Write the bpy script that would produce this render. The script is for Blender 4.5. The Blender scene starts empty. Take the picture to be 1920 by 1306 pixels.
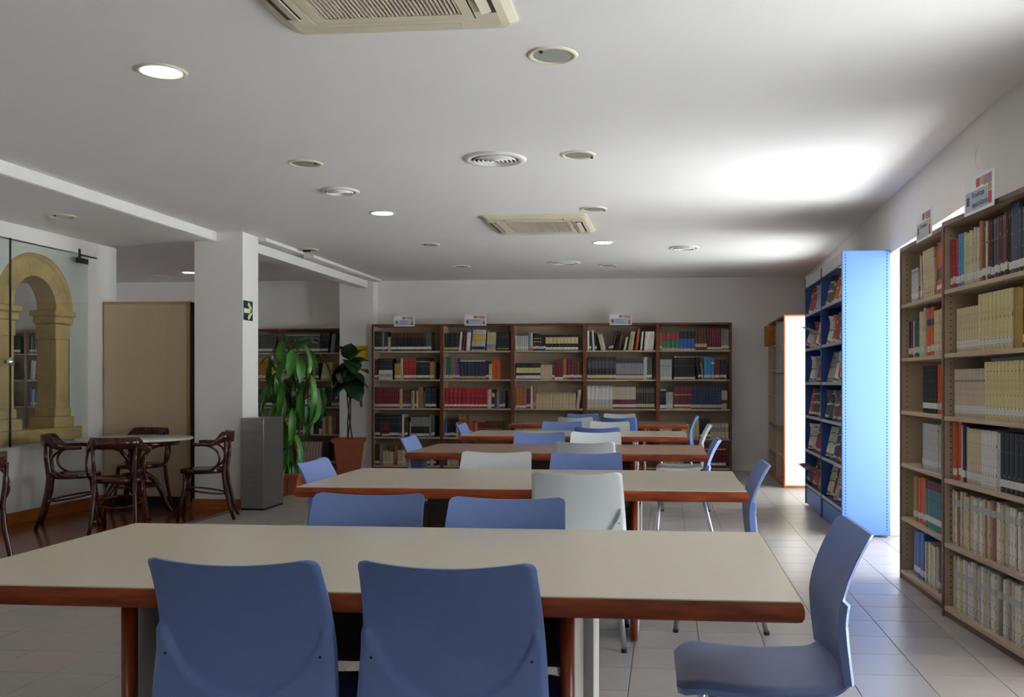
import bpy, bmesh, math, random
from mathutils import Matrix, Vector
random.seed(7)
C = bpy.context.scene.collection
scene = bpy.context.scene
PI = math.pi
R = math.radians

# ------------------------------------------------------------------ camera
cam_d = bpy.data.cameras.new('camera')
cam = bpy.data.objects.new('camera', cam_d)
C.objects.link(cam)
cam_d.sensor_width = 36.0
cam_d.sensor_fit = 'HORIZONTAL'
cam_d.lens = 32.8125
cam_d.shift_x = -125 / 1920
cam_d.shift_y = 64 / 1920
cam_d.clip_start = 0.05
cam.location = (0, 0, 1.25)
cam.rotation_euler = (R(90), 0, math.atan(165 / 1750))
scene.camera = cam

# ------------------------------------------------------------------ world, sun, daylight
w = bpy.data.worlds.new('sky')
scene.world = w
w.use_nodes = True
bg = w.node_tree.nodes['Background']
bg.inputs[0].default_value = (0.86, 0.91, 1.0, 1)
bg.inputs[1].default_value = 2.6
sun_d = bpy.data.lights.new('sun', 'SUN')
sun_d.energy = 12.0
sun_d.angle = R(0.6)
sun_d.color = (1.0, 0.975, 0.95)
sun = bpy.data.objects.new('sun', sun_d)
C.objects.link(sun)
sun.rotation_euler = Vector((-0.17, 0.55, -1.0)).to_track_quat('-Z', 'Y').to_euler()

def daylight(name, loc, sx, sy, direction):
    d = bpy.data.lights.new(name, 'AREA')
    d.shape = 'RECTANGLE'
    d.size, d.size_y = sx, sy
    d.cycles.is_portal = True
    o = bpy.data.objects.new(name, d)
    C.objects.link(o)
    o.location = loc
    o.rotation_euler = Vector(direction).to_track_quat('-Z', 'Z').to_euler()

vs = scene.view_settings
vs.view_transform = 'Standard'
vs.look = 'None'
vs.gamma = 1
vs.use_curve_mapping = False
vs.exposure = 2.0
scene.cycles.max_bounces = 10
scene.cycles.diffuse_bounces = 7
scene.cycles.glossy_bounces = 4
scene.cycles.transparent_max_bounces = 8
scene.cycles.sample_clamp_indirect = 6.0
scene.cycles.caustics_reflective = False
scene.cycles.caustics_refractive = False

# ------------------------------------------------------------------ materials
def lin(h):
    h = h.lstrip('#')
    v = [int(h[i:i + 2], 16) / 255 for i in (0, 2, 4)]
    return tuple(x / 12.92 if x <= .04045 else ((x + .055) / 1.055) ** 2.4 for x in v)

MATS = {}
def mat(key, hexc, rough=.5, metal=0.0, var=.06, scale=6.0, stretch=(1, 1, 1), bump=0.0, bscale=120.0, spec=.5, ink=None, ink_scale=(70, 70, 22), ink_thr=.62):
    if key in MATS:
        return MATS[key]
    m = bpy.data.materials.new(key)
    m.use_nodes = True
    nt = m.node_tree
    n, l = nt.nodes, nt.links
    b = n['Principled BSDF']
    b.inputs['Roughness'].default_value = rough
    b.inputs['Metallic'].default_value = metal
    b.inputs['Specular IOR Level'].default_value = spec
    tc = n.new('ShaderNodeTexCoord')
    mp = n.new('ShaderNodeMapping')
    mp.inputs['Scale'].default_value = stretch
    l.new(tc.outputs['Object'], mp.inputs[0])
    nz = n.new('ShaderNodeTexNoise')
    nz.inputs['Scale'].default_value = scale
    nz.inputs['Detail'].default_value = 3
    l.new(mp.outputs[0], nz.inputs['Vector'])
    c = lin(hexc)
    rp = n.new('ShaderNodeValToRGB')
    rp.color_ramp.elements[0].position = .3
    rp.color_ramp.elements[1].position = .7
    rp.color_ramp.elements[0].color = tuple(max(0, x * (1 - var)) for x in c) + (1,)
    rp.color_ramp.elements[1].color = tuple(min(1, x * (1 + var)) for x in c) + (1,)
    l.new(nz.outputs['Fac'], rp.inputs[0])
    out = rp.outputs[0]
    if ink:
        mp2 = n.new('ShaderNodeMapping')
        mp2.inputs['Scale'].default_value = ink_scale
        l.new(tc.outputs['Object'], mp2.inputs[0])
        n2 = n.new('ShaderNodeTexNoise')
        n2.inputs['Scale'].default_value = 1
        n2.inputs['Detail'].default_value = 1
        l.new(mp2.outputs[0], n2.inputs['Vector'])
        th = n.new('ShaderNodeMath')
        th.operation = 'GREATER_THAN'
        th.inputs[1].default_value = ink_thr
        l.new(n2.outputs['Fac'], th.inputs[0])
        mx = n.new('ShaderNodeMix')
        mx.data_type = 'RGBA'
        l.new(th.outputs[0], mx.inputs[0])
        l.new(out, mx.inputs[6])
        mx.inputs[7].default_value = lin(ink) + (1,)
        out = mx.outputs[2]
    l.new(out, b.inputs['Base Color'])
    if bump:
        nb = n.new('ShaderNodeTexNoise')
        nb.inputs['Scale'].default_value = bscale
        l.new(mp.outputs[0], nb.inputs['Vector'])
        bp = n.new('ShaderNodeBump')
        bp.inputs['Strength'].default_value = bump
        bp.inputs['Distance'].default_value = .004
        l.new(nb.outputs['Fac'], bp.inputs['Height'])
        l.new(bp.outputs[0], b.inputs['Normal'])
    MATS[key] = m
    return m

def glass(key, tint, refl=.12):
    if key in MATS:
        return MATS[key]
    m = bpy.data.materials.new(key)
    m.use_nodes = True
    nt = m.node_tree
    n, l = nt.nodes, nt.links
    n.remove(n['Principled BSDF'])
    t = n.new('ShaderNodeBsdfTransparent')
    t.inputs[0].default_value = lin(tint) + (1,)
    g = n.new('ShaderNodeBsdfGlossy')
    g.inputs['Roughness'].default_value = .02
    lw = n.new('ShaderNodeLayerWeight')
    lw.inputs[0].default_value = .5
    pw = n.new('ShaderNodeMath')
    pw.operation = 'POWER'
    pw.inputs[1].default_value = 4.5
    l.new(lw.outputs['Facing'], pw.inputs[0])
    mu = n.new('ShaderNodeMath')
    mu.operation = 'MULTIPLY_ADD'
    mu.inputs[1].default_value = .9
    mu.inputs[2].default_value = refl * .25
    l.new(pw.outputs[0], mu.inputs[0])
    mx = n.new('ShaderNodeMixShader')
    l.new(mu.outputs[0], mx.inputs[0])
    l.new(t.outputs[0], mx.inputs[1])
    l.new(g.outputs[0], mx.inputs[2])
    l.new(mx.outputs[0], n['Material Output'].inputs[0])
    MATS[key] = m
    return m

def emit(key, hexc, strength):
    if key in MATS:
        return MATS[key]
    m = mat(key, hexc, .4)
    b = m.node_tree.nodes['Principled BSDF']
    b.inputs['Emission Color'].default_value = lin(hexc) + (1,)
    b.inputs['Emission Strength'].default_value = strength
    return m

def wood(key, h1, h2, rough=.35, stretch=(1, 14, 14), scale=3.0, spec=.5):
    if key in MATS:
        return MATS[key]
    m = mat(key, h1, rough, spec=spec)
    nt = m.node_tree
    n, l = nt.nodes, nt.links
    for x in n:
        if x.type == 'MAPPING':
            x.inputs['Scale'].default_value = stretch
        if x.type == 'TEX_NOISE':
            x.inputs['Scale'].default_value = scale
            x.inputs['Detail'].default_value = 5
            x.inputs['Distortion'].default_value = .6
        if x.type == 'VALTORGB':
            x.color_ramp.elements[0].color = lin(h2) + (1,)
            x.color_ramp.elements[1].color = lin(h1) + (1,)
    return m

M_wall = mat('wall_paint', '#e6e3e0', .85, var=.02, scale=1.5, bump=.15, bscale=60)
M_ceil = mat('ceiling_paint', '#e8e6e5', .8, var=.015, scale=1.2, bump=.1, bscale=30)
M_white = mat('white_trim', '#e4e2de', .5, var=.02)
M_tile = mat('grey_floor_tile', '#a39b95', .32, var=.05, scale=3, spec=.45)
M_grout = mat('tile_grout', '#7b746e', .9, var=.04)
M_parq = wood('parquet', '#8a5232', '#6e3c22', .16, (14, 1, 14), 3)
M_base = wood('baseboard_wood', '#b0662a', '#96501e', .4, (2, 2, 14), 3)
M_lam = mat('table_laminate', '#d0c5b0', .3, var=.02, scale=60)
M_lam_grey = mat('table_laminate_greyed', '#bcae9c', .3, var=.02, scale=60)
M_lam_brown = mat('table_laminate_brown', '#8f6d57', .32, var=.04, scale=60)
M_mahog = wood('mahogany', '#9a4119', '#66270c', .3, (2, 16, 16), 3)
M_mahog_v = wood('mahogany_upright', '#943f1b', '#62260c', .3, (16, 16, 2), 3)
M_panelw = mat('leg_panel_white', '#d8d3c9', .4, var=.02)
M_modesty = mat('modesty_panel_brown', '#4a3d33', .5, var=.05)
M_bluep = mat('blue_plastic', '#6c84bd', .36, var=.02, scale=30, bump=.12, bscale=700)
M_dkbluep = mat('deep_blue_plastic', '#526bab', .36, var=.02, scale=30, bump=.12, bscale=700)
M_whitep = mat('white_plastic', '#cfd3d4', .38, var=.02, scale=30, bump=.1, bscale=700)
M_alu = mat('aluminium_tube', '#b9bcc0', .3, metal=.85, var=.03)
M_black = mat('black_rubber', '#17171a', .6, var=.05)
M_beige = mat('beige_melamine', '#bba68d', .55, var=.04, scale=4)
M_brown = wood('brown_edge', '#7a3f26', '#5f2d18', .4, (3, 3, 10), 3)
M_brown_h = wood('brown_edge_long', '#7a3f26', '#5f2d18', .4, (2, 12, 12), 3)
M_taupe_e = wood('taupe_edge', '#7d6054', '#6a4e44', .45, (3, 3, 10), 3)
M_dark_wood = wood('dark_bentwood', '#4e1f12', '#330f08', .14, (6, 6, 3), 4, .6)
M_marble = mat('marble_top', '#d9d4cb', .18, var=.07, scale=9)
M_stone = mat('sandstone', '#d6b478', .9, var=.16, scale=5, bump=.7, bscale=45)
M_steel = mat('brushed_steel', '#a09d9a', .34, metal=.9, var=.08, scale=3, stretch=(1, 1, 30))
M_terra = mat('terracotta', '#a9583c', .75, var=.1, scale=7, bump=.2, bscale=60)
M_soil = mat('potting_soil', '#3a2b20', .95, var=.3, scale=40)
M_leaf = mat('leaf_green', '#3f7a26', .33, var=.3, scale=7)
M_leafd = mat('leaf_dark_green', '#1f3f22', .35, var=.25, scale=8)
M_stem = mat('stem_brown', '#4a3a26', .8, var=.2)
M_rack = mat('rack_blue_metal', '#5a80c8', .4, var=.02, scale=3)
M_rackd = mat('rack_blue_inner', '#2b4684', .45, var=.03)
M_lip = mat('rack_grey_lip', '#a3a4a4', .4, var=.03)
M_cream = mat('cream_panel', '#e8dcc8', .45, var=.02, scale=4)
M_orange_edge = wood('orange_edge', '#b5652f', '#9c5020', .4, (3, 3, 8), 3)
M_grey_door = mat('grey_door', '#8d8f90', .35, var=.03)
M_ac = mat('ac_cream_plastic', '#d6cfb8', .45, var=.02)
M_acd = mat('ac_dark_void', '#3a352f', .8, var=.1)
M_acl = mat('ac_louvre', '#cfc6b4', .5, var=.03)
M_ring = mat('lamp_ring_cream', '#e3dcc6', .4, var=.02)
M_lens = mat('frosted_lens', '#a5aba2', .25, var=.04)
M_lit = emit('lit_lens', '#fffbe8', 5.0)
M_tan = mat('tan_screen', '#cbb595', .42, var=.06, scale=2.2, stretch=(2.5, 2.5, .25))
M_tan_e = mat('tan_screen_edge', '#c09a66', .5, var=.05)
M_dark = mat('dark_plinth', '#1d1a18', .6)
M_paper = mat('card_white', '#f3f3f6', .6, var=.01)
M_card = mat('card_print_blue', '#b9c3cf', .6, var=.03)
M_pink = mat('card_pink', '#c9516c', .6)
M_lime = mat('card_lime', '#b5b96a', .6)
M_mauve = mat('card_mauve', '#b98ba6', .6)
M_inkg = mat('card_ink', '#59606c', .6)
M_signg = mat('sign_green', '#173f33', .45)
M_signp = mat('sign_pale', '#d9dcb8', .45)
M_yellow = mat('poster_yellow', '#cdb82a', .6, var=.1, scale=15)
M_outdoor = mat('pale_terrace', '#dcdcdc', .9, var=.03)
M_hinge = mat('dark_metal', '#3c3a38', .4, metal=.6)
M_chrome = mat('chrome', '#d6d8dc', .1, metal=1.0)
M_glass = glass('glass_pane', '#f8fbfa')
M_glassg = glass('glass_greenish', '#f7faf9', .2)
M_orangebox = wood('orange_box', '#b06a22', '#8c4f18', .5, (3, 3, 8), 3)

# ------------------------------------------------------------------ mesh helpers
class MB:
    """collects shapes; build() links them as ONE mesh object"""
    def __init__(self):
        self.v, self.f, self.mi, self.sm = [], [], [], []
        self.slot = 0
    def add(self, vs, fs, smooth=False, M=None):
        o = len(self.v)
        if M is not None:
            vs = [tuple(M @ Vector(p)) for p in vs]
        self.v += [tuple(p) for p in vs]
        for f in fs:
            self.f.append(tuple(i + o for i in f))
            self.mi.append(self.slot)
            self.sm.append(smooth)
        return self
    def box(self, x0, x1, y0, y1, z0, z1, c=0.0, M=None):
        if c <= 0:
            vs = [(x, y, z) for x in (x0, x1) for y in (y0, y1) for z in (z0, z1)]
            fs = [(0, 1, 3, 2), (4, 6, 7, 5), (0, 4, 5, 1), (2, 3, 7, 6), (0, 2, 6, 4), (1, 5, 7, 3)]
            return self.add(vs, fs, False, M)
        bm = bmesh.new()
        bmesh.ops.create_cube(bm, size=1)
        for p in bm.verts:
            p.co = ((x0 + x1) / 2 + p.co.x * (x1 - x0), (y0 + y1) / 2 + p.co.y * (y1 - y0), (z0 + z1) / 2 + p.co.z * (z1 - z0))
        bmesh.ops.bevel(bm, geom=list(bm.edges), offset=c, segments=2, profile=.5, affect='EDGES')
        bm.verts.index_update()
        vs = [tuple(p.co) for p in bm.verts]
        fs = [tuple(q.index for q in f.verts) for f in bm.faces]
        bm.free()
        return self.add(vs, fs, False, M)
    def prism(self, poly, z0, z1, M=None, smooth=False):
        n = len(poly)
        vs = [(x, y, z0) for x, y in poly] + [(x, y, z1) for x, y in poly]
        fs = [tuple(range(n))[::-1], tuple(range(n, 2 * n))]
        self.add(vs, fs, False, M)
        o = len(self.v) - 2 * n
        for i in range(n):
            j = (i + 1) % n
            self.f.append((o + i, o + j, o + n + j, o + n + i))
            self.mi.append(self.slot)
            self.sm.append(smooth)
        return self
    def tube(self, pts, r, seg=8, M=None, cap=True, flat=None):
        """sweep; r is a number or a list; flat=(a,b) scales the section"""
        pts = [Vector(p) for p in pts]
        n = len(pts)
        rs = r if isinstance(r, (list, tuple)) else [r] * n
        t = [(pts[min(i + 1, n - 1)] - pts[max(i - 1, 0)]).normalized() for i in range(n)]
        up = Vector((0, 0, 1)) if abs(t[0].z) < .9 else Vector((0, 1, 0))
        a = t[0].cross(up).normalized()
        vs, fs = [], []
        for i in range(n):
            a = (a - t[i] * a.dot(t[i])).normalized()
            b = t[i].cross(a)
            fa, fb = flat if flat else (1, 1)
            for k in range(seg):
                q = 2 * PI * k / seg
                vs.append(pts[i] + a * (math.cos(q) * rs[i] * fa) + b * (math.sin(q) * rs[i] * fb))
        for i in range(n - 1):
            for k in range(seg):
                k2 = (k + 1) % seg
                fs.append((i * seg + k, i * seg + k2, (i + 1) * seg + k2, (i + 1) * seg + k))
        self.add(vs, fs, True, M)
        if cap:
            o = len(self.v) - n * seg
            for f in (tuple(range(seg))[::-1], tuple(range((n - 1) * seg, n * seg))):
                self.f.append(tuple(i + o for i in f))
                self.mi.append(self.slot)
                self.sm.append(False)
        return self
    def lathe(self, prof, seg=32, M=None, smooth=True):
        n = len(prof)
        vs, fs = [], []
        for k in range(seg):
            q = 2 * PI * k / seg
            for r, z in prof:
                vs.append((r * math.cos(q), r * math.sin(q), z))
        for k in range(seg):
            k2 = (k + 1) % seg
            for i in range(n - 1):
                fs.append((k * n + i, k2 * n + i, k2 * n + i + 1, k * n + i + 1))
        return self.add(vs, fs, smooth, M)
    def grid(self, P, M=None, smooth=True, flip=False):
        a, b = len(P), len(P[0])
        vs = [p for row in P for p in row]
        fs = []
        for i in range(a - 1):
            for j in range(b - 1):
                q = (i * b + j, i * b + j + 1, (i + 1) * b + j + 1, (i + 1) * b + j)
                fs.append(q[::-1] if flip else q)
        return self.add(vs, fs, smooth, M)
    def shell(self, F, B):
        """closed shell from front and back point grids"""
        a, b = len(F), len(F[0])
        self.grid(F)
        self.grid(B, flip=True)
        ring = [(0, j) for j in range(b)] + [(i, b - 1) for i in range(1, a)] + [(a - 1, j) for j in range(b - 2, -1, -1)] + [(i, 0) for i in range(a - 2, 0, -1)]
        vs = [F[i][j] for i, j in ring] + [B[i][j] for i, j in ring]
        n = len(ring)
        self.add(vs, [(k, n + k, n + (k + 1) % n, (k + 1) % n) for k in range(n)], True)
        return self
    def mesh(self, name, mats):
        me = bpy.data.meshes.new(name)
        me.from_pydata(self.v, [], self.f)
        if not isinstance(mats, (list, tuple)):
            mats = [mats]
        for m in mats:
            me.materials.append(m)
        me.polygons.foreach_set('material_index', self.mi)
        me.polygons.foreach_set('use_smooth', self.sm)
        me.update()
        bm = bmesh.new()
        bm.from_mesh(me)
        bmesh.ops.recalc_face_normals(bm, faces=bm.faces)
        bm.to_mesh(me)
        bm.free()
        return me
    def build(self, name, mats, parent=None, loc=None, rotz=None):
        return place(name, self.mesh(name, mats), parent, loc, rotz)

def place(name, me, parent=None, loc=None, rotz=None):
    o = bpy.data.objects.new(name, me)
    C.objects.link(o)
    if parent is not None:
        o.parent = parent
    if loc is not None:
        o.location = loc
    if rotz is not None:
        o.rotation_euler = (0, 0, rotz)
    return o

def thing(name, label, cat, loc=(0, 0, 0), rotz=0, group=None):
    o = bpy.data.objects.new(name, None)
    C.objects.link(o)
    o.location = loc
    o.rotation_euler = (0, 0, rotz)
    return tag(o, label, cat, group)

def tag(o, label, cat, group=None):
    o['label'] = label
    o['category'] = cat
    if group:
        o['group'] = group
    return o

def struct(o):
    o['kind'] = 'structure'
    return o

def B(name, m, parent, *a, c=0.0):
    return MB().box(*a, c=c).build(name, m, parent)

def dup(root, loc, rotz, label, group=None, swap=None):
    r = root.copy()
    C.objects.link(r)
    r.location = loc
    r.rotation_euler = (0, 0, rotz)
    r['label'] = label
    if group:
        r['group'] = group
    elif 'group' in r:
        del r['group']
    for ch in list(root.children):
        c = ch.copy()
        C.objects.link(c)
        c.parent = r
        if swap and ch.name.split('.')[0] in swap:
            c.data = swap[ch.name.split('.')[0]]
        for g in list(ch.children):
            d = g.copy()
            C.objects.link(d)
            d.parent = c
    return r

# ------------------------------------------------------------------ setting: floor
TS = 0.31
fl = struct(MB().box(-4.3, 2.6, -4.6, 14.0, -.14, -.008).build('floor', M_grout))
tiles = []
gx0, gy0 = 1.085, 4.10
tm = [MB().box(.0015, TS - .0015, .0015, TS - .0015, -.01, 0, c=.0012).mesh('tile', mm) for mm in
      (M_tile, mat('grey_floor_tile_warm', '#a69c93', .34, var=.05, scale=3, spec=.45), mat('grey_floor_tile_cool', '#9f9996', .3, var=.05, scale=3, spec=.45))]
cells = []
for i in range(-18, 5):
    for j in range(-28, 32):
        x, y = gx0 + i * TS, gy0 + j * TS
        if x < -4.31 or y > 13.4 or x + TS > 2.5 or y < -4.5:
            continue
        # rank by how large a tile shows from the reading tables
        d = max(.5, y)
        inview = y > 1.9 and -1.2 < (x + .15) / d + .09 < .62
        hidden = (-1.9 < x < 0.0 and y < 9)
        cells.append(((0 if inview else 1), y + (3 if hidden else 0), x, y))
cells.sort()
rest = MB()
for k, (_, _, x, y) in enumerate(cells):
    if k < 296:
        tiles.append(place('tile', random.choice(tm), fl, (x, y, 0)))
    else:
        rest.box(x + .0015, x + TS - .0015, y + .0015, y + TS - .0015, -.01, 0)
o = rest.build('tile_field', M_tile, fl)
o['kind'] = 'stuff'
fl2 = struct(MB().box(-11.5, -4.302, 2.8, 14.0, -.14, -.006).build('floor', M_dark))
pm = [MB().box(.0008, .0992, .001, .799, -.006, 0).mesh('plank', wood(k, a, b, .17, (14, 1, 14), 3)) for k, a, b in
      (('parquet_a', '#8a5232', '#6e3c22'), ('parquet_b', '#7d482b', '#64351d'), ('parquet_c', '#95593a', '#784429'))]
rp = MB()
for i in range(69):
    for j in range(-1, 14):
        x, y = -11.2 + i * .1, 3.8 + (i % 3) * .25 + j * .8
        if y < 2.8 or y > 13.4 or x > -4.35:
            continue
        if x > -5.81 and 5.2 < y < 8.8:
            place('plank', random.choice(pm), fl2, (x, y, 0))
        else:
            rp.box(x + .0008, x + .0992, y + .001, y + .799, -.006, 0)
o = rp.build('plank_field', pm[0].materials[0], fl2)
o['kind'] = 'stuff'

# ------------------------------------------------------------------ setting: walls and ceiling
H = 2.74
struct(B('ceiling', M_ceil, None, -4.45, 2.6, -4.6, 13.9, H, H + .2))
struct(B('ceiling', M_ceil, None, -6.4, -4.452, 3.0, 9.05, 2.65, 2.95))
struct(B('ceiling', M_ceil, None, -11.4, -4.452, 9.06, 14.2, 2.82, 3.0))
struct(B('trim_1', M_white, None, -4.451, -4.435, 3.0, 9.0, 2.652, H))          # light edge of the dropped ceiling
t2 = struct(MB().box(-4.40, -4.24, 9.22, 12.95, 2.60, 2.70).build('trim_2', M_white))
B('ledge_strip', M_white, t2, -4.22, -4.10, 9.25, 10.25, 2.705, 2.739)
B('ledge_strip', M_white, t2, -4.22, -4.10, 10.55, 13.14, 2.705, 2.739)
struct(B('wall_back', M_wall, None, -4.22, 2.6, 13.36, 13.6, 0, H))
struct(B('wall_back', M_wall, None, -11.4, -4.73, 13.92, 14.2, 0, 2.82))
struct(B('wall_back', M_wall, None, -4.725, -4.222, 13.15, 14.1, 0, H, c=.004))   # pier beside the far bookcases
struct(B('wall_near', M_wall, None, -6.4, 2.8, -4.85, -4.6, 0, 2.95))
m_ = MB().box(-11.6, -11.4, 2.8, 10.2, 0, 2.95).box(-11.6, -11.4, 11.4, 14.2, 0, 2.95).box(-11.6, -11.4, 10.2, 11.4, 0, .9).box(-11.6, -11.4, 10.2, 11.4, 1.9, 2.95)
struct(m_.build('wall_left', M_wall))
m_ = MB()
for y in (10.2, 11.34):
    m_.box(-11.54, -11.48, y, y + .06, .9, 1.9)
for z in (.9, 1.84):
    m_.box(-11.54, -11.48, 10.2, 11.4, z, z + .06)
w5 = struct(m_.build('window_5', M_white))  # unseen window, added to light the room behind the arch
B('pane', M_glass, w5, -11.515, -11.509, 10.26, 11.34, .96, 1.84)
daylight('window_daylight_5', (-11.62, 10.8, 1.4), 1.2, 1.0, (1, 0, 0))
struct(B('wall_left', M_wall, None, -6.4, -6.2, -4.6, 3.0, 0, 2.95))
struct(B('ceiling', M_ceil, None, -6.4, -4.452, -4.6, 2.99, 2.65, 2.95))
struct(B('floor', M_tile, None, -6.4, -4.302, -4.6, 2.99, -.14, 0))
struct(B('ceiling', M_ceil, None, -11.4, -6.41, 3.0, 9.05, 2.65, 2.95))
struct(B('wall_near', M_wall, None, -11.6, -6.2, 2.8, 3.0, 0, 2.95))
# left wall with the stone arch: opening y 7.71..8.27, springing 1.93
def arch_wall():
    m = MB()
    x0, x1 = -5.90, -5.72
    yc, ri, zs = 7.985, .285, 1.93
    m.box(x0, x1, 3.0, yc - .5, 0, 2.65)
    m.box(x0, x1, yc + .5, 9.25, 0, 2.65)
    m.box(x0, x1, yc - .5, yc + .5, 0, .70)
    m.box(x0, x1, yc - .5, yc + .5, 2.5, 2.65)
    n = 16
    for k in range(n):                       # spandrel strips above the arch ring
        a0, a1 = PI * k / n, PI * (k + 1) / n
        p = [(yc + .5 * math.cos(a0), zs + .5 * math.sin(a0)), (yc + .5 * math.cos(a1), zs + .5 * math.sin(a1))]
        y0, y1 = p[1][0], p[0][0]
        vs = [(x, y, z) for x in (x0, x1) for y, z in ((y0, p[1][1]), (y1, p[0][1]), (y1, 2.51), (y0, 2.51))]
        m.add(vs, [(0, 1, 2, 3), (7, 6, 5, 4), (0, 4, 5, 1), (2, 6, 7, 3), (1, 5, 6, 2), (0, 3, 7, 4)])
    return m
wl = struct(arch_wall().build('wall_left', M_wall))
# baseboards
def base(name, a, b, m, h=.1, t=.015):
    a, b = Vector((*a, 0)), Vector((*b, 0))
    d = b - a
    o = MB().box(0, d.length, -t, 0, 0, h, c=.003).build(name, m, None, a, math.atan2(d.y, d.x))
    return struct(o)
base('baseboard_left', (-5.72, 3.1), (-5.72, 9.25), M_base, .11)
base('baseboard_back', (-3.99 + 4.9, 13.36), (1.90, 13.36), M_white, .09)
# column
struct(B('wall_left', M_wall, None, -4.665, -4.165, 8.86, 9.21, 0, H, c=.004))
base('baseboard_left', (-4.68, 8.86), (-4.15, 8.86), M_base, .1)
base('baseboard_left', (-4.165, 8.845), (-4.165, 8.95), M_base, .1)

# right wall: three lines, openings with deep reveals
Pr = [Vector((1.94, 13.36)), Vector((1.73, 5.10)), Vector((2.58, -4.6))]
def right_wall(a, b, openings, n0):
    d = (b - a)
    L = d.length
    rz = math.atan2(d.y, d.x)
    T = .30
    m = MB()
    s = 0
    for (o0, o1, z0, z1) in openings:        # measured along the wall from a
        m.box(s, o0, 0, T, 0, H)
        if z0 > 0:
            m.box(o0, o1, 0, T, 0, z0)
        m.box(o0, o1, 0, T, z1, H)
        s = o1
    m.box(s, L, 0, T, 0, H)
    struct(m.build('wall_right', M_wall, None, (a.x, a.y, 0), rz))
    nrm = Vector((math.sin(rz), -math.cos(rz), 0))      # into the room
    for k, (o0, o1, z0, z1) in enumerate(openings):
        fr = MB()
        y0, y1 = T - .1, T - .04
        fr.box(o0, o0 + .05, y0, y1, z0, z1).box(o1 - .05, o1, y0, y1, z0, z1).box(o0, o1, y0, y1, z0, z0 + .05).box(o0, o1, y0, y1, z1 - .05, z1)
        mid = (o0 + o1) / 2
        fr.box(mid - .03, mid + .03, y0, y1, z0, z1)
        wn = struct(fr.build('window_%d' % (n0 + k), M_white, None, (a.x, a.y, 0), rz))
        for q0, q1 in ((o0 + .05, mid - .03), (mid + .03, o1 - .05)):
            B('pane', M_glass, wn, q0, q1, T - .075, T - .069, z0 + .05, z1 - .05)
        c = Vector((a.x, a.y, 0)) + Vector((math.cos(rz), math.sin(rz), 0)) * mid - nrm * (T + .02) + Vector((0, 0, (z0 + z1) / 2))
        daylight('window_daylight_%d' % (n0 + k), c, o1 - o0, z1 - z0, nrm)
right_wall(Pr[0], Pr[1], [(13.36 - 11.25, 13.36 - 9.9, 0, 2.29), (13.36 - 7.86, 13.36 - 5.35, 0, 2.29)], 1)
right_wall(Pr[1], Pr[2], [(1.25, 2.65, 0, 2.29), (6.2, 7.6, .9, 2.2)], 3)  # last opening: unseen window added behind the camera to light front faces
base('baseboard_right', (1.80, 7.845), (2.06, 7.845), M_white, .09)
base('baseboard_right', (1.936, 13.3), (1.90, 11.4), M_white, .09)
# terrace outside the windows
struct(B('ground', M_outdoor, None, 2.0, 14, 2, 26, -.3, -.02))
struct(B('ground', M_outdoor, None, -40, 40, -40, 50, -.5, -.32))

# ------------------------------------------------------------------ reading tables
def make_table(x0, y0, top, label, W=2.2):
    D, T, Z = 1.03, .052, .74
    t = thing('reading_table', label, 'table', (x0 + W / 2, y0 + D / 2, 0))
    hw, hd = W / 2, D / 2
    e = .008
    MB().box(-hw + e, hw - e, -hd + e, hd - e, Z - T + .004, Z).build('tabletop', top, t)
    # bullnosed hardwood edge running round the top
    def strip(L, long_axis, off):
        prof = [(0, Z - .0015), (.004, Z - .001), (.010, Z - .006), (.0135, Z - .016), (.0145, Z - T / 2), (.0135, Z - T + .014), (.009, Z - T + .004), (0, Z - T)]
        P = []
        for s in (-1, 1):
            row = []
            for d, z in prof:
                k = s * (L - .0145 + d)
                row.append((k, off[1] * (off[0] - .0145 + d), z) if long_axis == 'x' else (off[1] * (off[0] - .0145 + d), k, z))
            P.append(row)
        return P
    m = MB()
    for s in (-1, 1):
        m.grid(strip(hw, 'x', (hd, s)), flip=s > 0)
        m.grid(strip(hd, 'y', (hw, s)), flip=s < 0)
    m.box(-hw + .014, hw - .014, -hd + .014, hd - .014, Z - T, Z - T + .003)
    m.build('edge_band', M_mahog, t)
    for cx in (.56, -.58):
        for s in (-1, 1):
            ya, yb = s * (hd - .10), s * (hd - .34)
            lp = MB().box(cx - .018, cx + .018, min(ya, yb), max(ya, yb), .02, Z - T).build('leg', M_panelw, t)
            po = [(cx + .0185 * math.cos(PI * k / 8), ya + s * .034 * math.sin(PI * k / 8)) for k in range(9)]
            MB().prism(po, .012, Z - T, smooth=True).build('post', M_mahog_v, lp)
            MB().box(cx - .014, cx + .014, min(ya, yb) + .01, max(ya, yb) - .01, 0, .02).build('foot', M_black, lp)
    B('modesty_panel', M_modesty, t, -.562, .542, -.012, .012, .42, Z - T)
    B('stretcher', M_modesty, t, -.598, -.562, -.176, .176, .30, .60)
    B('stretcher', M_modesty, t, .542, .578, -.176, .176, .30, .60)
    return t
TY = [2.205, 4.42, 6.67, 8.86, 11.35]
make_table(-1.93, TY[0], M_lam, 'pale beige reading table with red-brown wooden edge, nearest and largest of the row', 2.25)
make_table(-1.817, TY[1], M_lam_grey, 'greige reading table second in the row, white chair pulled up to its front')
make_table(-1.905, TY[2], M_lam_brown, 'brown-topped reading table third from the camera in the row')
make_table(-2.0, TY[3], M_lam_grey, 'greyish reading table fourth in the row, between the brown one and the last')
make_table(-1.945, TY[4], M_lam_brown, 'last reading table of the row, just in front of the far bookcases')

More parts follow.
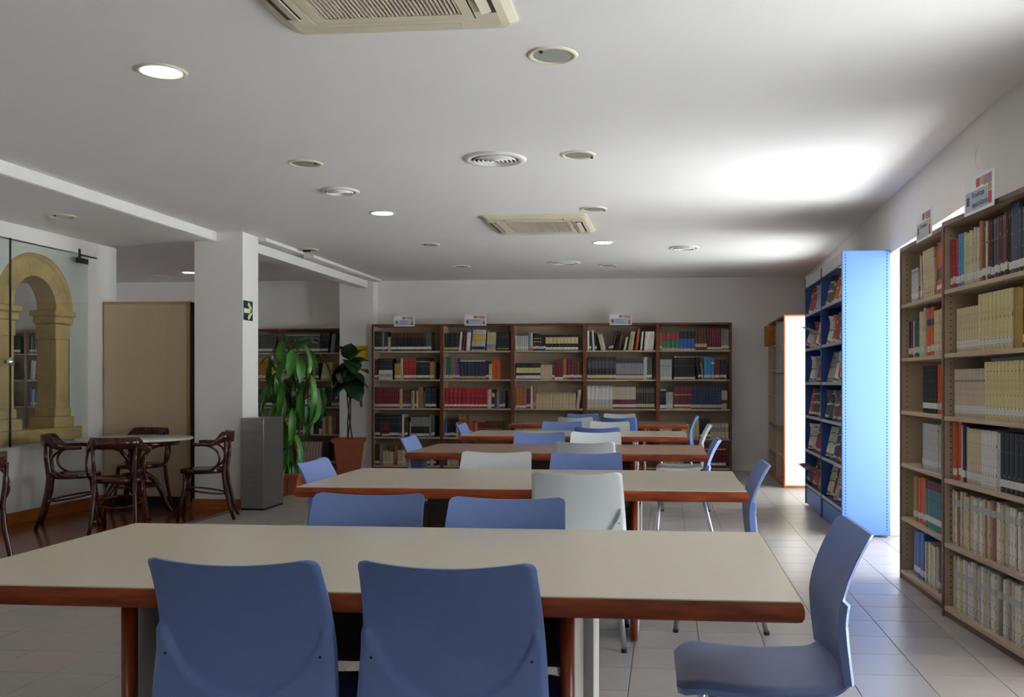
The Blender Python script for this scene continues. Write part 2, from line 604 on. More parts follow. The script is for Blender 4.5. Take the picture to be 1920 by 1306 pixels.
# ------------------------------------------------------------------ plastic chairs
def chair_meshes(pm):
    # backrest: curved shell with a raised wing in each lower corner of its rear face
    nu, nv = 65, 56
    F, Bk = [], []
    z0, z1 = .435, .835
    for i in range(nv):
        v = i / (nv - 1)
        rf, rb = [], []
        z = z0 + (z1 - z0) * v
        W = .232 - .019 * min(1, max(0, (z - .5) / .3)) - .0
        r = .026
        q = z - (z1 - r)
        if q > 0:
            W = W - r + math.sqrt(max(0, r * r - q * q))
        lean = -.192 + .012 * math.sin(min(1, (z - z0) / .2) * PI / 2) - .095 * max(0, (z - .585) / .25) ** 1.7
        for j in range(nu):
            u = -1 + 2 * j / (nu - 1)
            x = W * u
            y = lean + .027 * (x / .215) ** 2 * (0.55 + .45 * v)
            zz = z + (.016 * (abs(x) / .21) ** 2 - .012) * v ** 3
            th = .011
            xa = abs(x) / .2
            xa = min(1.0, xa)
            zc = .495 + .110 * xa ** 1.9 + .055 * xa ** 8
            d = min(1, max(0, (zc - zz) / .012))
            rel = 0.018 * d * d * (3 - 2 * d)
            edge = min(1, (1 - abs(u)) / .05)
            rf.append((x, y, zz))
            rb.append((x, y - th * (.35 + .65 * edge) - rel, zz))
        F.append(rf)
        Bk.append(rb)
    back = MB().shell(F, Bk).mesh('backrest', pm)
    F, Bk = [], []
    ns, nw = 26, 25
    for i in range(ns):
        s = i / (ns - 1)
        y = -.198 + .468 * s
        z = .424 - .020 * math.sin(s * PI * .75) + .028 * s ** 2
        if s > .82:
            k = (s - .82) / .18
            z -= .030 * k ** 2
        if s < .12:
            z += .03 * ((.12 - s) / .12) ** 2
        W = .226 + .010 * s
        r = .07
        q = y - (.270 - r)
        if q > 0:
            W = W - r + math.sqrt(max(.0, r * r - q * q))
        r2 = .03
        rf, rb = [], []
        for j in range(nw):
            u = -1 + 2 * j / (nw - 1)
            zz = z + .010 * abs(u) ** 3 - .016 * max(0, (abs(u) - .8) / .2) ** 2
            rf.append((W * u, y, zz))
            rb.append((W * .985 * u, y - .004 * s, zz - (.020 + .012 * s) * (1 - .45 * abs(u) ** 6)))
        F.append(rf)
        Bk.append(rb)
    seat = MB().shell(F, Bk).mesh('seat', pm)
    return {'backrest': back, 'seat': seat}
CH = {k: chair_meshes(m) for k, m in (('blue', M_bluep), ('white', M_whitep), ('deep', M_dkbluep))}
def chair(loc, rot, label, col='blue', first=[None]):
    rz = R(rot)
    loc = (loc[0], loc[1], 0)
    if first[0]:
        return dup(first[0], loc, rz, label, None, CH[col])
    t = thing('plastic_chair', label, 'chair', loc, rz)
    first[0] = t
    bk = place('backrest', CH[col]['backrest'], t)
    st = place('seat', CH[col]['seat'], t)
    for s in (-1, 1):
        MB().tube([(s * .195, -.183, .590), (s * .195, -.1955, .590)], .0035, 6).build('screw', M_black, bk)
    for sx in (-1, 1):
        for (a, b) in (((.185, .17, .395), (.215, .205, .008)), ((.185, -.15, .395), (.222, -.245, .008))):
            l = MB().tube([(sx * a[0], a[1], a[2]), (sx * b[0], b[1], b[2])], .0125, 12).build('leg', M_alu, t)
            MB().tube([(sx * b[0], b[1], 0), (sx * b[0] * .998, b[1] * .998, .016)], .0145, 12).build('glide', M_black, l)
    m = MB()
    for y in (-.14, .16):
        m.tube([(-.185, y, .388), (.185, y, .388)], .011, 8)
    for x in (-.15, .15):
        m.box(x - .014, x + .014, -.15, .17, .378, .398)
    m.build('seat_frame', M_alu, t)
    MB().box(-.05, .05,   .08, .13, .364, .394, c=.006).build('bracket', M_black, t)
    return t
def fchair(x, ytop, label, col='blue', r=0):     # back towards the camera
    return chair((x, ytop + .275), r, label, col)
def bchair(x, ytop, label, col='blue', r=0):     # facing the camera across a table
    return chair((x, ytop - .275), 180 + r, label, col)
fchair(-1.025, 2.095, 'blue plastic chair with its back to us at the nearest table, left of two')
fchair(-.512, 2.105, 'blue plastic chair with its back to us at the nearest table, right of two')
bchair(-1.11, 3.44, 'blue plastic chair on the far side of the nearest table, left one')
bchair(-.575, 3.37, 'blue plastic chair on the far side of the nearest table, beside the white chair')
chair((.295, 2.79), 91, 'blue plastic chair turned sideways at the right end of the nearest table')
fchair(-.418, 4.30, 'white plastic chair pulled up to the front of the second table', 'white')
bchair(-1.022, 5.60, 'white plastic chair on the far side of the second table', 'white')
bchair(-.475, 5.57, 'blue plastic chair on the far side of the second table')
chair((.25, 4.92), 90, 'blue plastic chair at the right end of the second table')
chair((-1.645, 4.86), -90, 'light blue plastic chair at the left end of the second table, by the steel bin')
fchair(-.575, 6.555, 'white plastic chair at the front of the brown third table', 'white')
bchair(-1.06, 7.80, 'blue plastic chair on the far side of the brown third table')
bchair(-.595, 7.90, 'white plastic chair on the far side of the brown third table', 'white')
chair((.12, 6.99), 90, 'blue plastic chair at the right end of the brown third table')
chair((-1.73, 7.02), -90, 'light blue plastic chair at the left end of the brown third table')
fchair(-.645, 8.66, 'dark blue plastic chair at the front of the fourth table', 'deep')
bchair(-1.12, 10.02, 'blue plastic chair on the far side of the fourth table')
bchair(-.607, 10.06, 'white plastic chair on the far side of the fourth table', 'white')
chair((.165, 9.34), 90, 'white plastic chair at the right end of the fourth table', 'white')
chair((-1.825, 9.30), -90, 'light blue plastic chair at the left end of the fourth table')
fchair(-.57, 11.15, 'blue plastic chair at the front of the last table', 'deep')
fchair(-1.105, 11.24, 'white plastic chair at the front of the last table', 'white')
bchair(-1.12, 12.55, 'blue plastic chair between the last table and the far bookcases')
bchair(-.63, 12.62, 'white plastic chair between the last table and the far bookcases', 'white')
chair((.12, 11.80), 90, 'blue plastic chair at the right end of the last table')

# ------------------------------------------------------------------ round marble table and bentwood chairs
def arc(cx, cy, r, a0, a1, n, z=0):
    return [(cx + r * math.cos(a0 + (a1 - a0) * k / n), cy + r * math.sin(a0 + (a1 - a0) * k / n), z) for k in range(n + 1)]
t = thing('round_table', 'round marble-topped cafe table on a dark bentwood pedestal', 'table', (-4.90, 8.22, 0), .5)
MB().lathe([(0, .742), (.49, .742), (.50, .736), (.502, .727), (.495, .72), (0, .72)], 56).build('tabletop', M_marble, t)
MB().lathe([(.35, .722), (.385, .72), (.39, .69), (.385, .672), (.35, .668), (.34, .69), (.35, .722)], 48).build('apron', M_dark_wood, t)
MB().lathe([(0, .715), (.10, .712), (.085, .66), (.05, .60), (.042, .50), (.055, .42), (.07, .38), (.06, .33), (.045, .30), (.05, .25), (.03, .22), (0, .22)], 20).build('pedestal', M_dark_wood, t)
for k in range(4):
    q = k * PI / 2 + .35
    c, s = math.cos(q), math.sin(q)
    pts = [(.045, .40), (.10, .395), (.17, .34), (.23, .24), (.27, .13), (.31, .05), (.37, .022)]
    MB().tube([(c * a, s * a, z) for a, z in pts], [.024, .026, .026, .026, .025, .024, .022], 8).build('leg', M_dark_wood, t)
    pts = [(.05, .45), (.07, .55), (.13, .63), (.24, .68), (.36, .69)]
    MB().tube([(c * a, s * a, z) for a, z in pts], .018, 8).build('brace', M_dark_wood, t)
MB().tube(arc(0, 0, .2, 0, 2 * PI, 32, .30), .012, 8, cap=False).build('ring_stretcher', M_dark_wood, t)

def bentwood(loc, rot, label, first=[None]):
    rz = R(rot)
    loc = (loc[0], loc[1], 0)
    if first[0]:
        return dup(first[0], loc, rz, label)
    t = thing('bentwood_chair', label, 'chair', loc, rz)
    first[0] = t
    D = M_dark_wood
    MB().lathe([(0, .452), (.15, .455), (.185, .462), (.205, .462), (.21, .455), (.21, .43), (.20, .424), (.17, .43), (0, .435)], 36).build('seat', D, t)
    # crest rail with arms sweeping forward: one bent piece
    pts, rs = [], []
    P, Q = [], []
    n = 40
    for k in range(n + 1):
        a = R(-205 + 230 * k / n)                 # arc open to the front (+y)
        fwd = max(0, (abs(k / n - .5) - .36) / .14)
        x = .235 * math.cos(a)
        y = .225 * math.sin(a) - .02
        mid = 1 - min(1, max(0, (abs(k / n - .5) - .19) / .13))
        mid = mid * mid * (3 - 2 * mid)
        hgt = .030 + .066 * mid
        zt = .708 + .095 * mid
        th = .012
        nx, ny = math.cos(a), math.sin(a)
        P.append([(x - nx * th, y - ny * th, zt - hgt), (x + nx * th, y + ny * th, zt - hgt), (x + nx * (th + .004 * mid), y + ny * (th + .004 * mid), zt), (x - nx * th, y - ny * th, zt), (x - nx * th, y - ny * th, zt - hgt)])
    m = MB().grid(P)
    m.add([P[0][i] for i in range(4)] + [P[-1][i] for i in range(4)], [(0, 1, 2, 3), (7, 6, 5, 4)])
    m.build('crest_rail', D, t)
    for s in (-1, 1):
        # rear leg running up to the crest
        MB().tube([(s * .175, -.275, 0), (s * .165, -.235, .12), (s * .155, -.195, .30), (s * .15, -.18, .44), (s * .155, -.20, .60), (s * .165, -.20, .73)], [.015, .016, .018, .018, .016, .014], 8).build('leg', D, t)
        MB().tube([(s * .16, .21, 0), (s * .15, .18, .15), (s * .14, .155, .30), (s * .135, .145, .43)], [.013, .015, .017, .019], 8).build('leg', D, t)
        # C-shaped arm support
        a = [(s * (.226 - .018 * q / 14), -.005 - .150 * math.sin(PI * q / 14), .565 + .122 * math.cos(PI * q / 14)) for q in range(15)]
        a = [(s * .226, .04, .687)] + a + [(s * .206, .05, .443)]
        MB().tube(a, .0105, 8).build('arm_support', D, t)
    pts = [(.165 * math.cos(q), .185 * math.sin(q) - .01, .255 + .03 * math.sin(q)) for q in [2 * PI * k / 32 for k in range(33)]]
    MB().tube(pts, .0085, 8, cap=False).build('ring_stretcher', D, t)
    return t
bentwood((-5.17, 7.73), -62, 'dark bentwood armchair at the round table, against the glass panel')
bentwood((-4.56, 7.42), 20, 'dark bentwood armchair in front of the round table, its back to us')
bentwood((-5.12, 8.675), 178, 'dark bentwood armchair behind the round table, only its crest showing')
bentwood((-4.25, 8.26), 110, 'dark bentwood armchair at the round table beside the white column')
bentwood((-4.535, 5.62), 75, 'dark bentwood armchair cut off by the left edge of the photo')

# ------------------------------------------------------------------ left side: arch, glass panel, screen, column sign, bin
ar = thing('stone_arch', 'yellow sandstone arched opening seen through the glass panel', 'arch', (-5.87, 7.985, 0))
def ring_block(a0, a1, ri, ro, x0, x1, zs=1.93, n=4):
    m = MB()
    P = []
    for k in range(n + 1):
        a = a0 + (a1 - a0) * k / n
        c, s = math.cos(a), math.sin(a)
        P.append([(x0, ri * c, zs + ri * s), (x1, ri * c, zs + ri * s), (x1, ro * c, zs + ro * s), (x0, ro * c, zs + ro * s), (x0, ri * c, zs + ri * s)])
    m.grid(P, smooth=False)
    m.add(P[0][:4] + P[-1][:4], [(0, 1, 2, 3), (7, 6, 5, 4)])
    return m
nb = 7
for k in range(nb):
    ring_block(PI * k / nb + .004, PI * (k + 1) / nb - .004, .29, .475, -.035, .16).build('stone', M_stone, ar)
mm = MB()
P = []
for k in range(29):                                   # raised hood moulding round the arch
    a = PI * k / 28
    c, s = math.cos(a), math.sin(a)
    P.append([(.155, .44 * c, 1.93 + .44 * s), (.185, .455 * c, 1.93 + .455 * s), (.185, .49 * c, 1.93 + .49 * s), (.15, .50 * c, 1.93 + .50 * s)])
mm.grid(P)
mm.build('hood_moulding', M_stone, ar)
for s in (-1, 1):
    def blk(name, ya, yb, z0, z1, x0=-.035, x1=.16, c=.006):
        return MB().box(x0, x1, min(s * ya, s * yb), max(s * ya, s * yb), z0, z1, c=c).build(name, M_stone, ar)
    cp = blk('capital', .22, .53, 1.875, 1.93, -.07, .20, .012)
    MB().box(-.055, .185, min(s * .245, s * .51), max(s * .245, s * .51), 1.80, 1.875, c=.02).build('moulding', M_stone, cp)
    MB().box(-.04, .165, min(s * .268, s * .485), max(s * .268, s * .485), 1.66, 1.80, c=.008).build('block', M_stone, cp)
    blk('pillar', .285, .47, 1.02, 1.66)
    blk('pillar_base', .26, .49, .93, 1.02, -.05, .175, .015)
    blk('plinth', .22, .51, .83, .93, -.06, .19)
MB().box(-.08, .20, -.6, .62, .705, .828, c=.008).build('sill', M_stone, ar)
gp = thing('glass_panel', 'tall frameless glass panel in front of the stone arch', 'glass panel', (-5.655, 7.585, 0))
B('pane', M_glassg, gp, -.006, .006, 0, 1.075, .69, 2.50)
e = MB().box(-.007, .007, -.012, -.001, .69, 2.50).build('edge_seal', M_hinge, gp)
hg = MB().box(.007, .022, .885, 1.06, 2.405, 2.455, c=.003).build('hinge', M_hinge, gp)
MB().box(.007, .02, .92, .945, 2.455, 2.54, c=.003).build('pivot', M_hinge, hg)
MB().box(.02, .028, .93, 1.19, 2.475, 2.487).build('arm', M_hinge, hg)
g2 = thing('glass_panel', 'neighbouring glass pane with a round chrome knob, cut by the left edge', 'glass panel', (-5.655, 6.50, 0))
B('pane', M_glassg, g2, -.006, .006, 0, 1.07, .69, 2.50)
k = MB().lathe([(0, 0), (.02, 0), (.022, .02), (.038, .03), (.042, .045), (.036, .058), (0, .062)], 24, Matrix.Translation((.006, 1.02, 1.43)) @ Matrix.Rotation(PI / 2, 4, 'Y')).build('knob', M_chrome, g2)

sc = thing('screen_panel', 'tall tan wooden screen between the left wall and the white column', 'screen', (-5.24, 9.02, 0))
B('board', M_tan, sc, -.46, .42, -.02, .02, .10, 2.045, c=.004)
B('top_rail', M_tan_e, sc, -.46, .455, -.026, .026, 2.045, 2.07, c=.004)
B('side_rail', M_tan_e, sc, .42, .455, -.028, .028, .0, 2.045, c=.004)
B('edge_strip', M_dark, sc, .456, .50, -.01, .03, .05, 2.06)  # dark strip standing in for the shadowed gap beside the column
B('plinth', M_dark, sc, -.46, .42, -.03, .03, 0, .10)

sg = thing('exit_sign', 'green emergency sign with a pale arrow pointing right on the white column', 'sign', (-4.163, 8.965, 1.965))
B('plate', M_signg, sg, 0, .004, -.095, .105, -.095, .1)
a = MB()
def seg2(p, q, wd):
    p, q = Vector(p), Vector(q)
    d = (q - p).normalized()
    nrm = Vector((-d.y, d.x)) * wd / 2
    pts = [p + nrm, p - nrm, q - nrm, q + nrm]
    vs = [(x, c.x, c.y) for x in (.004, .0055) for c in pts]
    a.add(vs, [(0, 1, 2, 3), (7, 6, 5, 4), (0, 4, 5, 1), (1, 5, 6, 2), (2, 6, 7, 3), (3, 7, 4, 0)])
seg2((-.09, 0), (.07, 0), .045)
seg2((.0, .078), (.092, -.004), .038)
seg2((.0, -.078), (.092, .004), .038)
a.build('arrow', M_signp, sg)

bn = thing('steel_bin', 'tall brushed steel bin standing beside the white column', 'bin', (-3.965, 8.84, 0))
MB().box(-.19, .045, -.05, .42, .02, .905, c=.004).build('body', M_steel, bn)
MB().box(-.185, .04, -.045, .415, 0, .02).build('base', M_black, bn)
MB().box(-.175, .03, -.0515, -.05, .895, .902).build('lid_rim', M_steel, bn)

# ------------------------------------------------------------------ plants
def leaf_mesh(L, Wd, droop, fold=.25, n=10, shape=1.0, wav=0.0):
    """leaf from its stalk: runs out along +x, bends down by droop (radians over its length)"""
    m = MB()
    P = []
    x = z = 0.0
    for i in range(n + 1):
        s = i / n
        a = -droop * s
        hw = Wd / 2 * (math.sin(PI * min(1, s ** shape) * .97 + .03)) ** .8
        row = []
        for u in (-1, -.5, 0, .5, 1):
            lift = fold * abs(u) * hw + wav * math.sin(s * 9 + u * 2) * abs(u)
            row.append((x - math.sin(a) * lift, u * hw, z + math.cos(a) * lift))
        P.append(row)
        x += L / n * math.cos(a)
        z += L / n * math.sin(a)
    m.grid(P)
    return m
def add_leaf(meshes, parent, base, yaw, pitch, roll=0):
    o = place('leaf', random.choice(meshes), parent)
    o.matrix_local = Matrix.Translation(base) @ Matrix.Rotation(yaw, 4, 'Z') @ Matrix.Rotation(-pitch, 4, 'Y') @ Matrix.Rotation(roll, 4, 'X')
    return o
def pot(parent, r0, r1, h, rim, square=True):
    def sq(r):
        return [(-r, -r), (r, -r), (r, r), (-r, r)]
    m = MB()
    n = 4
    lv = [(r0, 0), (r1 - .01, h - rim), (r1 + .012, h - rim), (r1 + .02, h - .005), (r1 + .015, h), (r1 - .02, h), (r1 - .03, h - .06)]
    P = [[(x, y, z) for x, y in sq(r)] + [(sq(r)[0][0], sq(r)[0][1], z)] for r, z in lv]
    m.grid(P, smooth=False)
    m.add([(x, y, 0) for x, y in sq(r0)], [(0, 1, 2, 3)])
    p = m.build('pot', M_terra, parent)
    MB().box(-r1 + .025, r1 - .025, -r1 + .025, r1 - .025, h - .07, h - .045).build('soil', M_soil, p)
pl = thing('potted_plant', 'tall plant with long drooping bright green leaves behind the steel bin', 'plant', (-4.22, 10.15, 0))
pot(pl, .11, .145, .24, .05)
random.seed(21)
lm = [leaf_mesh(.44, .085, 1.0, .3, 10, .8, .006).mesh('leaf', M_leaf), leaf_mesh(.54, .09, .8, .3, 10, .8, .008).mesh('leaf', M_leaf), leaf_mesh(.36, .11, 1.2, .25, 10, .8, .006).mesh('leaf', M_leaf)]
canes = [[(0, 0, .18), (.02, .01, .8), (.0, -.01, 1.3), (.04, 0, 1.62)], [(-.05, .03, .18), (-.09, .03, .9), (-.14, .0, 1.42)], [(.05, -.03, .18), (.13, -.03, .8), (.21, 0, 1.35)]]
for cpts in canes:
    MB().tube(cpts, [.016, .014, .012, .009][:len(cpts)], 7).build('cane', M_stem, pl)
def frond(x, y, z, yaw, reach, rise):
    """leaf stalk arching out, its leaf hanging from the tip"""
    c, s = math.cos(yaw), math.sin(yaw)
    tip = (x + c * reach, y + s * reach, z + rise * .6)
    st = MB().tube([(x, y, z), (x + c * reach * .5, y + s * reach * .5, z + rise), tip], [.006, .005, .004], 5).build('stalk', M_stem, pl)
    add_leaf(lm, pl, tip, yaw + random.uniform(-.4, .4), R(random.uniform(-78, -40)), random.uniform(-.3, .3))
for k in range(16):
    frond(.03, 0, 1.42 + .016 * k, k * 2.399, random.uniform(.06, .30), random.uniform(.03, .12))
for k in range(9):
    frond(-.12, 0, 1.05 + .04 * k, k * 2.4 + .7, random.uniform(.05, .22), random.uniform(.02, .08))
for k in range(8):
    frond(.18, -.01, .98 + .045 * k, k * 2.4 + 1.5, random.uniform(.05, .2), random.uniform(.02, .08))
for k in range(18):
    frond(.0, -.03, .42 + .055 * k, k * 2.4 + .2, random.uniform(.04, .14), random.uniform(.0, .05))
for (dx, dz, yaw) in ((.08, 1.60, -.6), (-.02, 1.66, .5), (.05, 1.70, -2.2)):
    add_leaf(lm, pl, (dx, 0, dz), yaw, R(35))
for (dx, z, yaw) in ((.02, .52, -1.2), (.05, .40, -1.8), (.0, .45, -.4), (.07, .36, -1.0)):
    add_leaf(lm, pl, (dx, -.08, z), yaw, R(-70))

pf = thing('potted_plant', 'fiddle-leaf fig with big dark round leaves in a square terracotta pot', 'plant', (-4.335, 12.45, 0), .25)
pot(pf, .135, .20, .49, .055)
random.seed(5)
for q in range(3):
    a = q * 2.1
    MB().tube([(.05 * math.cos(a), .05 * math.sin(a), .42), (.02 * math.cos(a + 1.5), .02 * math.sin(a + 1.5), .75), (.03 * math.cos(a + 3), .03 * math.sin(a + 3), 1.05), (.02 * math.cos(a + 4), .02 * math.sin(a + 4), 1.55)], [.010, .009, .008, .006], 7).build('stem', M_stem, pf)
fm = [leaf_mesh(.36, .27, .9, .12, 8, .72, .010).mesh('leaf', M_leafd), leaf_mesh(.30, .23, .7, .15, 8, .72, .008).mesh('leaf', M_leafd)]
for k in range(17):
    z = 1.20 + .024 * k
    add_leaf(fm, pf, (0, 0, z), k * 2.4 + .5, R(random.uniform(-48, 12) + (k - 8) * 3), random.uniform(-.4, .4))
for yaw, p in ((3.6, 62), (-.3, 48), (1.6, 70)):
    add_leaf(fm, pf, (0, 0, 1.56), yaw, R(p))

o = thing('poster', 'small yellow notice on the white pier behind the fiddle-leaf fig', 'poster', (-4.46, 13.147, 1.69))
B('sheet', M_yellow, o, -.16, .16, -.003, 0, -.095, .095)
B('print_line', M_inkg, o, -.02, .14, -.0035, -.003, .06, .066)
B('print_line', M_inkg, o, -.02, .12, -.0035, -.003, .035, .040)

def cover_plate(loc, rot, label, shape):
    t = thing('cover_plate', label, 'cover plate', loc, rot)
    if shape == 'round':
        MB().lathe([(0, -.012), (.062, -.012), (.07, -.006), (.072, 0)], 36, Matrix.Rotation(-PI / 2, 4, 'X') @ Matrix.Rotation(PI, 4, 'X')).build('cap', M_wall, t)
    else:
        w2, h2 = shape
        MB().box(-w2, w2, -.004, 0, -h2, h2, c=.0015).build('panel', M_wall, t)
    return t
cover_plate((-4.405, 13.149, 2.535), 0, 'round white cover plate on the pier above the fig', 'round')
cover_plate((-.04, 13.36, 2.475), 0, 'square white cover plate on the back wall, left of two', (.115, .105))
cover_plate((.54, 13.36, 2.44), 0, 'square white cover plate on the back wall, right of two', (.14, .125))
cover_plate((1.737, 5.39, 2.51), R(-90), 'round white cover plate high on the right wall', 'round')

# ------------------------------------------------------------------ ceiling fixtures
def downlight(x, y, label, lit=False, z=H, kind=[{}]):
    t = thing('downlight', label, 'light', (x, y, z), random.uniform(0, 6))
    K = kind[0]
    if not K:
        K['ring'] = MB().lathe([(.090, -.002), (.093, -.007), (.104, -.009), (.114, -.006), (.117, 0)], 40).mesh('ring', M_ring)
        K['off'] = MB().lathe([(0, -.005), (.089, -.004)], 32).mesh('lens', M_lens)
        K['on'] = MB().lathe([(0, -.005), (.089, -.004)], 32).mesh('lens', M_lit)
        K['clip'] = MB().box(.084, .100, -.006, .006, -.020, -.010, c=.002).mesh('clip', M_hinge)
    place('ring', K['ring'], t)
    place('lens', K['on' if lit else 'off'], t)
    if not lit:
        place('clip', K['clip'], t)
    return t
downlight(-2.405, 4.258, 'lit round downlight in the left row, nearest to the camera', True)
downlight(-2.486, 8.002, 'lit round downlight in the left row, left of the far air conditioner', True)
downlight(-.677, 9.895, 'lit round downlight just beyond the far air conditioner, right row', True)
downlight(-.517, 4.217, 'unlit frosted downlight in the right row, beside the near air conditioner')
downlight(-.577, 6.079, 'unlit frosted downlight right of the round ringed air vent')
downlight(-2.443, 6.142, 'unlit frosted downlight in the left row, before the small round vent')
downlight(-.623, 7.975, 'unlit frosted downlight in the right row, before the far air conditioner')
downlight(-2.549, 9.872, 'unlit frosted downlight left of and beyond the far air conditioner')
downlight(-2.613, 11.768, 'unlit frosted downlight last of the left row, near the back wall')
downlight(-.742, 11.835, 'unlit frosted downlight last of the right row, near the back wall')
downlight(-5.06, 7.40, 'unlit frosted downlight in the lower ceiling above the glass panel', z=2.65)
downlight(-6.77, 12.72, 'lit round downlight in the dark ceiling behind the tan screen', True, 2.82)
def vent(x, y, s, label, z=H):
    t = thing('air_vent', label, 'vent', (x, y, z))
    m = MB().lathe([(.155 * s, -.004), (.16 * s, -.012), (.20 * s, -.012), (.212 * s, 0)], 44).build('rim', M_white, t)
    MB().lathe([(0, -.002), (.158 * s, -.002)], 36).build('duct', M_acd, t)
    for k in range(5):
        r = (.14 - .028 * k) * s
        MB().lathe([(r - .006 * s, -.006), (r - .004 * s, -.016), (r, -.020), (r + .006 * s, -.018), (r + .002 * s, -.006)], 36).build('ring', M_white, t)
    return t
vent(-1.14, 6.143, 1.0, 'large round white air vent with concentric rings in the middle of the ceiling')
vent(-2.533, 7.057, .72, 'smaller round white air vent with rings in the left row of lights')
vent(.193, 10.37, .80, 'round white air vent near the windows, right of the far air conditioner')
vent(-1.272, 11.52, 1.0, 'round white air vent in mid ceiling, beyond the far air conditioner')
vent(-6.06, 13.1, .75, 'round air vent in the dark ceiling right behind the white column', 2.82)
vent(-7.44, 13.1, .9, 'round air vent in the dark ceiling above the tan screen', 2.82)
t = thing('broken_downlight', 'open downlight hole with an orange-tinted ring beside the ceiling trim', 'light', (-3.993, 10.1, H))
MB().lathe([(.085, -.002), (.09, -.014), (.11, -.012), (.118, 0)], 36).build('ring', M_ring, t)
MB().lathe([(0, -.004), (.086, -.003)], 28).build('reflector', mat('copper_reflector', '#8a5a40', .35, metal=.7), t)
MB().box(-.05, .03, -.02, .02, -.03, -.012, c=.003).build('bracket', M_hinge, t)

def aircon(x, y, label, rz=0):
    t = thing('air_conditioner', label, 'air conditioner', (x, y, H), rz)
    S = .485
    m = MB()
    prof = [(S, 0), (S, -.010), (S - .03, -.030), (S - .06, -.036), (.335, -.036), (.33, -.030)]
    P = []
    for k in range(5):
        sx, sy = [(-1, -1), (1, -1), (1, 1), (-1, 1)][k % 4]
        P.append([(sx * a, sy * a, z) for a, z in prof])
    # rounded outer corners
    Q = []
    for (r, z) in prof:
        rc = .05 if r > .4 else .008
        row = []
        for (cx, cy, a0) in ((1, 1, 0), (-1, 1, 90), (-1, -1, 180), (1, -1, 270)):
            for j in range(4):
                q = R(a0 + 30 * j)
                row.append((cx * (r - rc) + rc * math.cos(q), cy * (r - rc) + rc * math.sin(q), z))
        row.append(row[0])
        Q.append(row)
    m.grid(Q, smooth=False)
    m.build('frame', M_ac, t)
    MB().box(-.33, .33, -.33, .33, -.012, -.006).build('void', M_acd, t)
    gr = MB().box(-.325, -.285, -.325, .325, -.038, -.026).box(.285, .325, -.325, .325, -.038, -.026).box(-.285, .285, -.325, -.28, -.038, -.026).box(-.285, .285, .28, .325, -.038, -.026).build('grille', M_ac, t)
    n = 34
    sl = MB().box(-.0035, .0035, -.282, .282, -.036, -.018).mesh('slat', M_acl)
    for k in range(n):
        place('slat', sl, gr, (-.277 + .554 * k / (n - 1), 0, 0), None)
    for k in range(4):
        M = Matrix.Rotation(k * PI / 2, 4, 'Z')
        if k == 1:
            MB().box(.366, .424, -.262, .262, -.0385, -.034, c=.001, M=M).build('flap', M_ac, t)
            continue
        MB().box(.365, .425, -.27, .27, -.0385, -.0365, M=M).build('slot', M_acd, t)
        M2 = M @ Matrix.Translation((.395, 0, -.038)) @ Matrix.Rotation(R(-16 if k != 3 else -4), 4, 'Y')
        MB().box(-.03, .03, -.262, .262, -.004, .001, c=.0015, M=M2).build('flap', M_ac, t)
    return t
aircon(-1.09, 3.345, 'large cream ceiling air conditioner overhead, cut by the top of the photo')
aircon(-1.185, 8.67, 'cream ceiling air conditioner further back in the middle of the ceiling')

# ------------------------------------------------------------------ bookcases
def bookcase(label, x0, y0, rz, W, D, Hc, shelves, edge=None, pins=False, group=None):
    """front left foot at (x0, y0); local x runs along the front, y into the depth"""
    t = thing('bookcase', label, 'bookcase', (x0, y0, 0), rz, group)
    ed, edh = (M_brown, M_brown_h) if edge is None else (edge, edge)
    T = .022
    for k, x in enumerate((0, W - T)):
        p = B('side_panel', M_beige, t, x, x + T, .006, D, 0, Hc)
        B('edge_strip', ed, p, x - .001, x + T + .001, 0, .007, 0, Hc)
        if pins:
            m = MB()
            xx = x + T if k == 0 else x
            for yy in (.04, D - .05):
                for i in range(60):
                    z = .12 + i * .0325
                    m.box(xx - .001, xx + .001, yy - .003, yy + .003, z - .003, z + .003)
            q = m.build('pin_hole', M_dark, p)
            q['kind'] = 'stuff'
    B('back_panel', M_beige, t, T, W - T, D - .012, D - .002, .0, Hc - .001)
    tp = B('top_panel', M_beige, t, T, W - T, .006, D - .012, Hc - .024, Hc)
    B('edge_strip', edh, tp, T, W - T, 0, .007, Hc - .026, Hc + .001)
    B('plinth', edh, t, T, W - T, .012, .03, 0, shelves[-1] - .022)
    for z in shelves:
        B('shelf', M_beige, t, T, W - T, .004, D - .012, z - .022, z, c=.002)
    t['_'] = 0
    del t['_']
    return t

COL = dict(k='#1f1f24', n='#26304f', b='#2f62b0', lb='#3f8fc0', r='#a8242c', dr='#6e1a28', br='#5b3220', o='#c9551c', t='#a2673a', c='#cbb992', cy='#cfc08a', cp='#c4b39d',
           w='#d9d6cf', lg='#b9bab6', g='#8b8b89', dg='#4b4d50', gr='#2f6b52', y='#d8c02c', go='#a88438', tl='#3b7d80', p='#c98a8c', ol='#55553a')
CN = dict(k='black', n='navy', b='blue', lb='sky blue', r='red', dr='maroon', br='dark brown', o='orange', t='tan', c='cream', cy='yellowish', cp='pale pinkish',
          w='white', lg='light grey', g='grey', dg='dark grey', gr='green', y='yellow', go='golden', tl='teal', p='pink', ol='olive')
LIGHT = {'c', 'cy', 'cp', 'w', 'lg', 'y', 'p', 'g'}
def bmat(c):
    return mat('cover_' + CN[c].replace(' ', '_'), COL[c], .45, var=.12, scale=9, ink='#4a453f' if c in LIGHT else '#b9a77a', ink_scale=(150, 150, 46), ink_thr=.66 if c in LIGHT else .70)
M_pages = mat('page_block', '#cfc4ab', .8, var=.08, scale=80, stretch=(30, 1, 1))
M_label = mat('spine_label', '#dcd9d0', .6, var=.05, ink='#6a6a6a', ink_scale=(260, 260, 200), ink_thr=.6)
BK = {}
